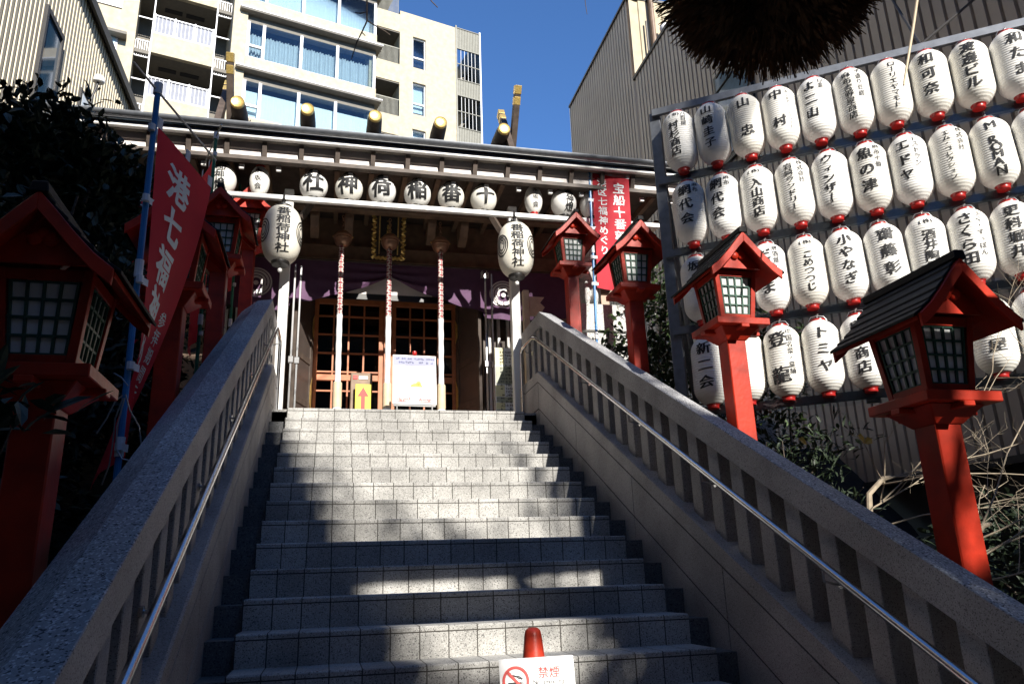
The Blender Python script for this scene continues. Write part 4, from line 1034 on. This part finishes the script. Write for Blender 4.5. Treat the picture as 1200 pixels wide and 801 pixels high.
# ================================================================== BUILDINGS AROUND
def corrugated(b, p0, du, L_, z0, z1, nrm, pitch=.16, dep=.034, mi=0, frac=.72):
    p0, du, nrm = Vector(p0), Vector(du), Vector(nrm); n = int(L_/pitch); prof = []
    for i in range(n):
        a = i*pitch
        for f_, d in ((0, dep), (frac, dep), (frac+.05, 0), (.95, 0)): prof.append(p0+du*(a+f_*pitch)+nrm*d)
    prof.append(p0+du*L_+nrm*dep)
    b.loft([[p+Vector((0, 0, z0-p.z)) for p in prof], [p+Vector((0, 0, z1-p.z)) for p in prof]], False, False, mi)
# right: grey clad building along the stairs
t = thing('clad_building', 'grey ribbed metal clad building behind the lantern rack, with stepped roof', 'building', (9, 10, 2))
b = MB(); b.box(6.53, 13, 2.0, 14.09, 2.48, 12.28); b.box(6.53, 13, 14.10, 18.58, 2.48, 14.56); b.build('core_wall', M['clad2'], t)
b = MB(); corrugated(b, (6.53, 2.0, 0), (0, 1, 0), 12.1, 2.48, 12.28, (-1, 0, 0)); corrugated(b, (6.53, 14.1, 0), (0, 1, 0), 4.48, 2.48, 14.56, (-1, 0, 0)); b.build('side_cladding', M['clad2'], t)
b = MB(); corrugated(b, (13, 14.098, 0), (-1, 0, 0), 6.46, 12.34, 14.56, (0, -1, 0), .3); b.build('upper_front_cladding', M['stonewall'], t)
b = MB(); b.box(6.47, 13.03, 1.97, 14.06, 12.282, 12.36); b.build('lower_roof_edge', M['darktrim'], t); b = MB(); b.box(6.46, 13.03, 14.04, 18.62, 14.562, 14.62); b.build('upper_roof_edge', M['darktrim'], t)
b = MB(); b.box(6.49, 6.60, 18.583, 18.63, 2.5, 14.55); b.build('corner_trim', M['wpaint'], t)
b = MB(); b.box(6.56, 12.9, 2.05, 18.5, 0, 2.476); b.box(6.44, 6.60, 1.95, 18.6, 2.40, 2.475); b.build('base_wall', M['darktrim'], t)
wp = at(860, 100, x=6.45)
b = MB(); b.box(6.44, 6.50, wp.y-.5, wp.y+.62, wp.z-1.2, wp.z+.55); wf = b.build('window_frame', M['darktrim'], t)
b = MB(); b.box(6.43, 6.438, wp.y-.42, wp.y+.54, wp.z-1.1, wp.z+.47); b.build('window_pane', mat('sky_glass', (.22, .3, .34), .04, 0), wf)
b = MB(); p = at(763, 10, y=13.95); b.tube([(p.x, 13.95, 12.36), (p.x, 13.95, 14.8)], .06, 10); b.build('downpipe', M['brown'], t, smooth=True)
b = MB(); b.tube([(p.x-.16, 13.97, 12.5), (p.x-.16, 13.97, 13.9)], .022, 6); b.build('conduit', M['darktrim'], t)
b = MB(); b.lathe([(.002, -.13), (.08, -.11), (.12, -.03), (.12, .03), (.09, .10), (.03, .12), (.03, .2)], 16, (p.x+.22, 13.8, 13.62)); b.build('dome_camera', M['wpaint'], t, smooth=True)
b = MB(); b.tube([at(785, 185, x=6.42), at(857, 85, x=6.42)], .018, 6); b.build('diagonal_cable', M['darktrim'], t)
# left: cream clad building
t = thing('cream_clad_building', 'cream ribbed metal clad building with tall narrow window at upper left', 'building', (-9, 13, 0))
b = MB(); b.box(-13, -6.03, 4, 22.2, 0, 14.98); b.build('core_wall', M['clad'], t)
b = MB(); corrugated(b, (-6.03, 4, 0), (0, 1, 0), 18.2, 0, 14.98, (1, 0, 0), .19, .03, frac=.55); b.build('side_cladding', M['clad'], t)
b = MB(); b.box(-13.1, -5.86, 3.9, 22.35, 14.985, 15.14); b.box(-5.92, -5.855, 3.9, 22.35, 14.86, 14.984); b.build('roof_edge', M['darktrim'], t)
b = MB()
for y0_, y1_, z0_, z1_ in ((14.86, 14.96, 10.4, 13.05), (15.82, 15.92, 10.4, 13.05)): b.box(-6.0, -5.93, y0_, y1_, z0_, z1_)
b.box(-6.0, -5.93, 14.96, 15.82, 12.93, 13.05); b.box(-6.0, -5.93, 14.96, 15.82, 10.4, 10.5); wf = b.build('window_frame', M['darktrim'], t)
b = MB(); b.box(-5.998, -5.975, 14.96, 15.82, 10.5, 12.93); b.build('window_pane', mat('blue_glass', (.03, .07, .11), .04, 0), wf)
q = at(97, 103, x=-5.97)
b = MB(); b.box(-6.0, -5.95, q.y-.1, q.y+1.0, q.z-1.4, q.z-.05); wf = b.build('window_frame', M['darktrim'], t)
b = MB(); b.box(-5.948, -5.944, q.y, q.y+.9, q.z-1.3, q.z-.15); b.build('window_pane', M['blind'], wf)
q = at(116, 94, x=-5.75)
b = MB(); b.lathe([(.002, .11), (.10, .10), (.13, .03), (.13, -.05), (.11, -.07), (.02, -.07)], 18, q); o_ = b.build('wall_lamp', M['wpaint'], t, smooth=True)
b = MB(); b.tube([q, q+Vector((-.1, 0, -.5)), q+Vector((-.2, .05, -1.9))], .03, 8); b.build('lamp_conduit', M['darktrim'], o_)
# behind the viewer, across the street: the tower that keeps the left side in shade
t = thing('office_building', 'plain grey office building across the street behind the viewer', 'building', (-5, -21, 0))
b = MB(); b.box(-16, 6.05, -27, -17, 0, 20.4); b.build('wall', M['slabgrey'], t)
for k in range(6):
    b = MB(); b.box(-15, 5.4, -16.998, -16.95, 1.2+3.2*k, 2.9+3.2*k); b.build('window_band', M['roomdark'], t)

t = thing('sky_blocker', 'dark unseen block added behind the viewer on the right to shut out sky light', 'building', (12, -4, 0))  # unseen block put in to hold back sky light and deepen the shade
MB().box(9.8, 20, -7, -.5, 0, 19).build('wall', M['darktrim'], t)
t = thing('sky_blocker', 'tall grey unseen block added farther behind the viewer on the right against sky light', 'building', (20, -20, 0))  # added occluder out of view, narrows the open sky beside the sun gap
MB().box(18, 40, -34, -8, 0, 34).build('wall', M['slabgrey'], t)
t = thing('sky_blocker', 'long low unseen block added far behind the viewer to cut sky light', 'building', (10, -45, 0))  # added occluder out of view, hides the low sky under the sun
MB().box(-40, 60, -55, -44, 0, 24).build('wall', M['slabgrey'], t)
t = thing('sky_blocker', 'tall grey unseen block added beside the viewer on the left to cut sky light', 'building', (-12, -6, 0))  # added out of view to darken the sky fill from the left
MB().box(-24, -7, -15, 2.5, 0, 24).build('wall', M['slabgrey'], t)

# apartment block
AO = Vector((1.486, 31.0, 0))
ap = thing('apartment_building', 'tall pale stone clad apartment building with balconies and curtained windows behind the shrine', 'building', AO, R(14))
def ab(name, m, boxes, parent=ap, bevel=0):
    b = MB()
    for q in boxes: b.box(*q)
    return b.build(name, M[m] if isinstance(m, str) else m, parent, world=False, bevel=bevel)
FH = 2.95
ab('wall', 'stonewall', [(-6.35, -5.76, 0, 6, 0, 36)])
for k in range(-4, 4):
    zf = 22.45+FH*k
    ab('bay_parapet', 'stonewall', [(-5.755, 0, 0, .3, zf+.035, zf+.68)])
    ab('slab_edge', 'frame_w', [(-6.12, .25, -.26, .28, zf-.02, zf+.03)])
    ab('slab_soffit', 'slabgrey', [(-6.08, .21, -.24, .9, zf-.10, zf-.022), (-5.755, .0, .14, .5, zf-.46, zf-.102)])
    fr = ab('bay_window', 'frame_w', [(u-.06, u+.06, .06, .2, zf+.682, zf+2.49) for u in (-5.69, -5.04, -3.42, -1.8, -.07)]+[(-5.63, -5.10, .07, .19, zf+1.26, zf+1.36), (-5.75, 0, .07, .19, zf+.682, zf+.74)])
    ab('pane', 'glass', [(-5.63, -5.1, .12, .13, zf+.74, zf+2.49), (-4.98, -3.48, .12, .13, zf+.74, zf+2.49), (-3.36, -1.86, .12, .13, zf+.74, zf+2.49), (-1.74, -.13, .12, .13, zf+.74, zf+2.49)], fr)
    b = MB(); rows = []
    amp = .05 if k in (0, 2, -2) else .004; mm = 'curt' if k in (0, 2, -2) else 'blind'
    for zz in (zf+.5, zf+2.12 if k == 0 else zf+2.2): rows.append([(-5.7+5.6*i/260, .42+amp*sin(i*1.05)+amp*.6*sin(i*.37), zz) for i in range(261)])
    b.loft(rows, False, False); b.build('curtain', M[mm], fr, world=False, smooth=True)
    ab('room', 'roomdark', [(-5.7, -.05, 1.6, 1.7, zf+.1, zf+2.5)], fr)
ab('wall', 'stonewall', [(-.25, -.005, .31, 1.0, 0, 36)])
# centre wall with tall windows and corner balconies
MY = 1.0; TOPZ = 28.75
ab('wall', 'stonewall', [(1.47, 2.15, MY, MY+5, 0, TOPZ), (2.83, 4.45, MY, MY+5, 0, TOPZ)])
sp = [(0, 20.1), (22.19, 23.02), (24.81, 25.65), (27.44, TOPZ)]
ab('wall', 'stonewall', [(2.15, 2.83, MY, MY+.4, a, c) for a, c in sp])
for z0_, z1_, cm in ((20.1, 22.19, 'blind'), (23.02, 24.81, 'blind'), (25.65, 27.44, 'roomdark')):
    fr = ab('window_frame', 'frame_w', [(2.15, 2.20, MY+.1, MY+.2, z0_, z1_), (2.78, 2.83, MY+.1, MY+.2, z0_, z1_), (2.2, 2.78, MY+.1, MY+.2, z1_-.06, z1_), (2.2, 2.78, MY+.08, MY+.2, z0_, z0_+.06), (2.2, 2.78, MY+.1, MY+.2, z0_+.62, z0_+.70)])
    ab('pane', 'glass', [(2.2, 2.78, MY+.14, MY+.15, z0_+.06, z1_-.06)], fr); ab('blind', cm, [(2.2, 2.78, MY+.34, MY+.36, z0_+.3, z1_)], fr)
for k in range(-3, 4):
    z_ = 21.6+2.92*k
    bl = ab('balcony', 'stonewall', [(0, 1.468, MY, MY+.18, z_+.04, z_+1.08), (0, 1.468, MY+.19, MY+2.2, z_, z_+.30)])
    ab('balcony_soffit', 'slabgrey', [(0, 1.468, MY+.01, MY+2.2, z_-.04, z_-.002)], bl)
    bars = [(u, u+.02, MY+.05, MY+.07, z_+1.12, z_+1.98) for u in [.06*i for i in range(1, 24)]]
    ab('railing', 'louver', bars+[(0, 1.468, MY+.04, MY+.08, z_+1.985, z_+2.03), (0, 1.468, MY+.04, MY+.08, z_+1.085, z_+1.115)], bl)
    ab('inner_wall', 'slabgrey', [(-.2, 1.468, MY+2.2, MY+2.3, z_+.3, z_+2.86)], bl)
# stair tower with louvres
ab('tower_post', 'louver', [(4.455, 4.53, MY-.02, MY+.06, 0, 28.9)]); ab('tower_post', 'wpaint', [(5.80, 5.88, MY-.02, MY+.06, 0, 28.9)])
ab('tower_wall', 'louver', [(4.455, 5.86, MY+3.0, MY+3.1, 0, 28.7), (5.80, 5.86, MY+.07, MY+3.0, 0, 28.7)])
z_ = 27.55
for i in range(5):
    zz = z_-2.78*i
    b = MB(); corrugated(b, (4.53, MY+.03, 0), (1, 0, 0), 1.27, zz, zz+(1.2 if i == 0 else .9), (0, -1, 0), .09, .03); lv = b.build('louvre_panel', M['louver'], ap, world=False)
    ab('louvre_rail', 'louver', [(4.53, 5.80, MY-.03, MY+.05, zz-.05, zz-.003), (4.53, 5.8, MY-.03, MY+.05, zz+(1.2 if i == 0 else .9)+.002, zz+(1.2 if i == 0 else .9)+.04)], lv)
    b = MB(); b.prism([(4.55, MY+1.2, zz-1.8), (4.75, MY+1.2, zz-1.8), (5.8, MY+1.2, zz-.2), (5.8, MY+1.2, zz+.02)], (0, .9, 0)); st = b.build('stair_flight', M['slabgrey'], ap, world=False)
    ab('bar', 'wpaint', [(u, u+.02, MY+.02, MY+.04, zz-1.88, zz-.05) for u in (4.75, 4.95, 5.15, 5.35, 5.55)], st)
    ab('cross_rail', 'louver', [(4.53, 5.8, MY+.0, MY+.03, zz-.95, zz-.91)], st)
# balcony stack on the left
LY = .5
for k in range(-4, 4):
    z_ = 22.5+2.98*k
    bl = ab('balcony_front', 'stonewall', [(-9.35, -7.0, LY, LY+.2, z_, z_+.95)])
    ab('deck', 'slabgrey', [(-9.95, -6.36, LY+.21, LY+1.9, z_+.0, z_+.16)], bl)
    rb = [(-9.35+.075*i, -9.335+.075*i, LY+.06, LY+.075, z_+1.02, z_+1.80) for i in range(0, 32, 2)]
    ab('railing', 'frame_w', [(-9.35, -7.0, LY+.03, LY+.10, z_+.955, z_+1.01), (-9.35, -7, LY+.03, LY+.10, z_+1.81, z_+1.86)]+rb+[(u, u+.05, LY+.02, LY+.1, z_+1.0, z_+1.9) for u in (-9.35, -8.57, -7.8, -7.05)], bl)
    ab('railing_mesh', mat('railing_mesh%d' % k, (.20, .21, .25), .6) if k == -4 else bpy.data.materials['railing_mesh-4'], [(-9.34, -7.01, LY+.085, LY+.09, z_+1.015, z_+1.80)], bl)
    ab('ceiling_vent', 'roomdark', [(-9.0, -8.3, LY+.9, LY+1.15, z_-.03, z_-.002), (-8.15, -7.4, LY+.9, LY+1.15, z_-.03, z_-.002)], bl)
    for u0, u1 in ((-9.94, -9.42), (-6.95, -6.38)):
        sb = [(u0+(u1-u0)*i/6-.012, u0+(u1-u0)*i/6+.012, LY+.3, LY+.32, z_-.1, z_+.62) for i in range(7)]
        ab('side_railing', 'frame_w', sb+[(u0, u1, LY+.28, LY+.34, z_+.625, z_+.67), (u0, u1, LY+.28, LY+.34, z_-.14, z_-.105)], bl)
        ab('side_post', 'frame_w', [(u0, u1, LY+.29, LY+.33, z_+1.75, z_+1.8)], bl)
    ab('back_wall', 'slabgrey', [(-9.95, -6.36, LY+1.9, LY+2.0, z_+.16, z_+2.98)], bl)
for u in (-9.40, -6.99): ab('downpipe', 'frame_w', [(u, u+.05, LY-.05, LY-.005, 0, 36)])
ab('wall', 'stonewall', [(-22, -9.96, .2, 6, 0, 36)])
for z_ in (23.95, 20.97):
    fr = ab('window_frame', 'frame_w', [(-11.6, -10.55, .14, .19, z_, z_+1.9)]); ab('pane', mat('pale_blue_glass', (.5, .66, .74), .08) if z_ > 22 else bpy.data.materials['pale_blue_glass'], [(-11.52, -10.63, .125, .138, z_+.07, z_+1.83)], fr)
ab('window_hood', 'slabgrey', [(-11.6, -10.25, -.25, .19, 22.5, 22.62)])

# ================================================================== PLANTS
def leaf(b, p, d, n, L_, W_):
    s = d.cross(n); s.normalize(); n = s.cross(d)
    b.add([p, p+d*L_*.35+s*W_*.5+n*W_*.12, p+d*L_*.75+s*W_*.36+n*W_*.08-n*L_*.05, p+d*L_-n*L_*.15, p+d*L_*.75-s*W_*.36+n*W_*.08-n*L_*.05, p+d*L_*.35-s*W_*.5+n*W_*.12, p+d*L_*.4], [(0, 1, 6), (1, 2, 6), (2, 3, 6), (3, 4, 6), (4, 5, 6), (5, 0, 6)])
def clump(b, c, r, n, L_, rnd, W_=None, spread=.16, nclump=None):
    c = Vector(c); r = Vector(r); W_ = W_ or L_*.42
    nclump = nclump or max(6, n//22); per = n//nclump
    for i in range(nclump):
        while True:
            q = Vector((rnd.uniform(-1, 1), rnd.uniform(-1, 1), rnd.uniform(-1, 1)))
            if .15 < q.length < 1: break
        q = q*(.55+.45*q.length)
        cc = c+Vector((q.x*r.x, q.y*r.y, q.z*r.z)); ax = Vector((q.x, q.y, q.z+.7)).normalized()
        for j in range(per):
            d = (ax*.6+Vector((rnd.gauss(0, .7), rnd.gauss(0, .7), rnd.gauss(0, .5)))).normalized()
            p = cc+Vector((rnd.gauss(0, 1), rnd.gauss(0, 1), rnd.gauss(0, 1)))*spread*.6
            leaf(b, p, d, Vector((rnd.gauss(0, .5), rnd.gauss(0, .5), 1)), L_*rnd.uniform(.6, 1.2), W_*rnd.uniform(.7, 1.15))
def stems(b, base, c, r, rnd, n=7, rad=.025):
    base, c = Vector(base), Vector(c)
    for i in range(n):
        e = c+Vector((rnd.uniform(-.8, .8)*r[0], rnd.uniform(-.8, .8)*r[1], rnd.uniform(-.4, .9)*r[2])); m_ = base.lerp(e, .5)+Vector((rnd.gauss(0, .1), rnd.gauss(0, .1), .1))
        b.tube([base, base.lerp(m_, .5), m_, m_.lerp(e, .5)+Vector((0, 0, .04)), e], [rad, rad*.85, rad*.6, rad*.4, rad*.2], 6)
def shrub(name, label, cat, parts, base, n, L_, leafm, seed, group=None, rad=.025, W_=None, spread=.16):
    rnd = random.Random(seed); t = thing(name, label, cat, base, 0, group); b = MB()
    for c, r in parts: clump(b, c, r, n, L_, rnd, W_, spread)
    b.build('foliage', M[leafm], t, recalc=False)
    b = MB()
    for c, r in parts: stems(b, base, c, r, rnd, 7, rad)
    b.build('branches', M['bark'], t, smooth=True); return t
EG = 'dark evergreens on the left slope'
shrub('evergreen_tree', 'tall dark evergreen tree on the left, its top leaves against the cream building', 'tree', [((-2.0, 6.4, 4.05), (.55, .8, .95)), ((-2.75, 6.0, 4.2), (.7, .7, 1.1)), ((-2.4, 5.4, 3.3), (.8, .6, .9)), ((-3.4, 6.4, 4.0), (.7, .8, 1.2)), ((-1.75, 5.9, 3.2), (.45, .6, .8)), ((-2.9, 7.4, 4.6), (.8, .8, 1.0)), ((-2.5, 6.3, 4.95), (.7, .5, .42)), ((-1.95, 6.4, 4.75), (.35, .4, .3))], (-2.5, 6.2, 1.6), 3000, .105, 'leaf', 11, EG, .05, .05)
shrub('evergreen_shrub', 'dark evergreen shrub behind the nearest left red lantern', 'shrub', [((-1.85, 4.2, 2.2), (.5, .8, 1.2)), ((-2.5, 3.8, 2.7), (.6, .8, 1.6)), ((-1.7, 5.0, 2.6), (.35, .6, .9)), ((-1.75, 3.4, 1.2), (.3, .8, .8))], (-1.9, 4.2, .6), 2300, .10, 'leaf', 12, EG, .03, .048)
shrub('evergreen_shrub', 'dark evergreen shrub behind the farther red lanterns on the left', 'shrub', [((-1.9, 8.0, 3.9), (.5, .9, .9)), ((-2.0, 9.4, 4.3), (.7, .7, 1.1)), ((-1.7, 6.9, 3.0), (.35, .7, .6))], (-1.9, 8.2, 2.6), 1000, .11, 'leaf', 13, EG, .03, .05)
shrub('evergreen_shrub', 'drooping dark leaves in front of the nearest left red lantern', 'shrub', [((-1.0, 2.45, 1.98), (.2, .15, .14))], (-1.2, 2.5, .3), 190, .12, 'leaf', 14, EG, .012, .04, .08)
shrub('camellia_bush', 'sun flecked camellia bush left of the lantern rack', 'bush', [((3.55, 7.7, 4.0), (.42, .5, .85))], (3.5, 7.7, 2.8), 1900, .095, 'leaf2', 15, None, .02, .045, .12)
shrub('glossy_shrub', 'thin glossy leaved shrub in front of the stone pedestal', 'shrub', [((3.05, 8.75, 3.95), (.38, .25, .42))], (3.05, 8.75, 3.1), 300, .12, 'leaf2', 16, None, .01, .04, .10)
shrub('fern_shrub', 'dark feathery shrub under the bottom row of the lantern rack', 'shrub', [((3.75, 5.6, 2.3), (.5, .5, .42)), ((3.3, 6.2, 2.5), (.4, .4, .4)), ((3.4, 4.9, 1.75), (.4, .5, .3))], (3.55, 5.8, 1.2), 700, .10, 'leaf', 17, None, .015, .025, .12)
shrub('evergreen_shrub', 'dark shrub seen through the lower left part of the lantern rack', 'shrub', [((4.1, 6.9, 3.4), (.9, .5, .9))], (4.1, 6.9, .9), 1500, .10, 'leaf2', 18, None, .02, .045, .14)
shrub('ground_shrub', 'low dark shrub behind the pale bare twigs at the right edge', 'shrub', [((4.6, 4.3, 1.5), (.8, .8, .45)), ((5.6, 4.0, 1.6), (.6, .9, .5)), ((4.4, 3.0, 1.0), (.7, .7, .4))], (4.8, 4.0, .1), 1300, .10, 'leaf', 19, None, .015, .045, .14)
def twig(b, p, d, L_, r, dep, rnd, up_=.15):
    pts = [Vector(p)]; d = Vector(d).normalized(); n = 5
    for i in range(n):
        d = (d+Vector((rnd.gauss(0, .11), rnd.gauss(0, .11), rnd.gauss(0, .11)+up_*.12))).normalized(); pts.append(pts[-1]+d*L_/n)
    b.tube(pts, [r*(1-.12*i) for i in range(n+1)], 6)
    if dep:
        for k in range(rnd.randint(2, 4)):
            i = rnd.randint(1, n); q = (d+Vector((rnd.gauss(0, .6), rnd.gauss(0, .6), rnd.gauss(0, .5)+up_))).normalized()
            twig(b, pts[i], q, L_*rnd.uniform(.35, .65), r*.55, dep-1, rnd, up_)
for seed, label, base, dirs in ((21, 'bare shrub with pale tangled twigs left of the nearest right red lantern', (3.18, 4.10, 1.92), [((.9, -.1, .55), 1.2), ((.95, -.25, .35), 1.1), ((.75, .1, .35), 1.0), ((.25, -.2, .9), .55), ((.9, -.5, .2), 1.2), ((.8, -.4, .05), 1.1), ((.3, -.9, .1), .8)]),
                                (22, 'bare shrub with pale tangled twigs right of the nearest right red lantern', (3.30, 3.55, 1.6), [((.8, -.2, .45), 1.2), ((.95, .1, .22), 1.2), ((.9, .2, .7), 1.3), ((.9, -.2, .1), 1.1), ((.6, .5, .3), .9), ((.8, -.5, .3), .9)])):
    rnd = random.Random(seed); t = thing('bare_shrub', label, 'shrub', base, 0, 'bare shrubs below the lantern rack'); b = MB()
    stub = [Vector(base)+Vector((-.05, .05, -.5)), Vector(base)+Vector((-.03, 0, -.2)), Vector(base), Vector(base)+Vector((.10, -.02, .09)), Vector(base)+Vector((.17, 0, .10))]
    b.tube(stub, [.022, .02, .017, .015, .011], 8)
    for d, L_ in dirs: twig(b, stub[rnd.randint(0, 4)].lerp(stub[rnd.randint(1, 4)], .5)+Vector((rnd.gauss(0, .004), 0, rnd.gauss(0, .004))), d, L_, .0052, 3, rnd, .05)
    b.build('twigs', M['twig'], t, smooth=True)
    if seed == 21:
        b = MB()
        for px, py, s, a in ((1004, 511, .10, 1), (1022, 514, .07, -1), (936, 514, .08, 1), (1030, 477, .08, 1)):
            p = at(px, py, y=4.15); leaf(b, p, Vector((a*.8, .1, -.35)), Vector((.2, -1, .5)), s, s*.75)
        b.build('yellow_leaf', M['yleaf'], t, recalc=False)
# hanging twigs at the top of the view, from a tree beside the stairs
t = thing('bare_branch', 'thin bare branch hanging in from the top of the view before the apartment windows', 'branch', at(430, 0, y=5))
b = MB()
for pts, r in ((((445, -60), (436, -25), (430, 0), (430, 25), (424, 38), (418, 50), (412, 69)), .009), (((430, 24), (441, 31), (450, 36), (457, 41)), .006), (((430, 14), (422, 16), (416, 15)), .005), (((424, 38), (428, 42)), .004), (((480, -60), (497, -12), (506, 2), (513, 9)), .006), (((445, -60), (560, -75), (640, -60), (684, -20), (686, 4), (688, 17)), .006)):
    b.tube([at(px, py, y=5+.004*abs(px-430)) for px, py in pts], [r*(1-.1*i) for i in range(len(pts))], 6)
b.build('branch', M['bark'], t, smooth=True)
# street trees behind the viewer that dapple the lower steps
def shadow_side(a, bb, s): return Vector((-s*sin(SUN_AZ)+a*cos(SUN_AZ), s*cos(SUN_AZ)+a*sin(SUN_AZ), bb-s*tan(SUN_EL)))
def street_tree(label, clumps, trunk, seed, L_=.12):
    rnd = random.Random(seed); t = thing('street_tree', label, 'tree', trunk, 0, 'street trees behind the viewer'); b = MB()
    for (c, r, n) in clumps: clump(b, c, r, n, L_, rnd, L_*.5, .2)
    b.build('crown', M['leaf2'], t, recalc=False)
    b = MB(); cs = [Vector(c) for c, _, _ in clumps]; mid = sum(cs, Vector())/len(cs); tp = Vector(trunk); tp.z = mid.z-1.0
    b.tube([trunk, Vector(trunk).lerp(tp, .5)+Vector((.06, .03, 0)), tp], [.16, .13, .10], 10)
    for c, r, n in clumps:
        stems(b, tp, c, r, rnd, 4, .05)
    b.build('trunk', M['bark'], t, smooth=True)
S_ = -8.5
p = shadow_side(3.2, 2.2, S_)
street_tree('leafy street tree behind the viewer, lower and broader', [(shadow_side(2.0, 1.45, S_), (1.0, 1.0, .95), 1500), (shadow_side(2.75, 2.3, S_), (.62, 1.0, 1.0), 2000), (shadow_side(3.7, 1.7, S_), (.5, 1.0, .9), 900), (shadow_side(4.9, 2.0, S_), (1.0, 1.0, 1.5), 2300), (shadow_side(6.2, 1.6, S_), (.9, .9, 1.6), 1500), (shadow_side(3.45, 3.75, S_), (.35, .5, .4), 150), (shadow_side(1.75, 4.72, S_), (.35, .2, .05), 50), (shadow_side(2.98, 4.75, S_), (.14, .2, .14), 45), (shadow_side(3.2, 5.3, S_), (.12, .2, .1), 25), (shadow_side(1.62, 5.6, S_), (.16, .2, .7), 110), (shadow_side(2.3, 4.35, S_), (.5, .3, .12), 90), (shadow_side(2.75, 3.3, S_), (.45, .4, .3), 420), (shadow_side(1.42, 3.0, S_), (.17, .15, .13), 150), (shadow_side(2.6, 2.9, S_), (.35, .3, .3), 420), (shadow_side(3.4, 6.3, S_), (.2, .2, .2), 50)], (p.x, p.y, 0), 31)
p = shadow_side(4.3, 2, -10)
street_tree('slender street tree behind the viewer, taller', [(shadow_side(4.02, 6.85, -10), (.18, .3, .4), 160), (shadow_side(3.5, 5.15, -10), (.14, .3, .2), 110), (shadow_side(4.75, 9.0, -10), (.4, .5, .6), 420), (shadow_side(5.3, 10.2, -10), (.5, .5, .5), 300)], (p.x, p.y, 0), 32)

# small things over the rack
t = thing('bamboo_pole', 'thin tan bamboo pole slanting down in front of the top right lanterns', 'pole', at(1058, 100, y=3.2))
b = MB(); p0, p1 = at(1079, -30, y=3.1), at(1059, 100, y=3.2); b.tube([p0, p0.lerp(p1, .5)+Vector((.004, 0, 0)), p1], [.009, .008, .006], 8); b.build('cane', M['palewood'], t, smooth=True)
p = F0+FD*(7*FS)-FN*.07; p.z = F0.z+.43
for px, lab in ((1042, 'dark stay wire from the rack up to the left along the ribbed wall'), (1148, 'dark stay wire from the rack up to the right along the ribbed wall')):
    t = thing('stay_wire', lab, 'wire', p, 0, 'stay wires of the lantern rack')
    b = MB(); q = at(px, -6, x=6.45); b.tube([p, p.lerp(q, .5), q], .014, 6); b.build('wire', M['darktrim'], t, smooth=True)
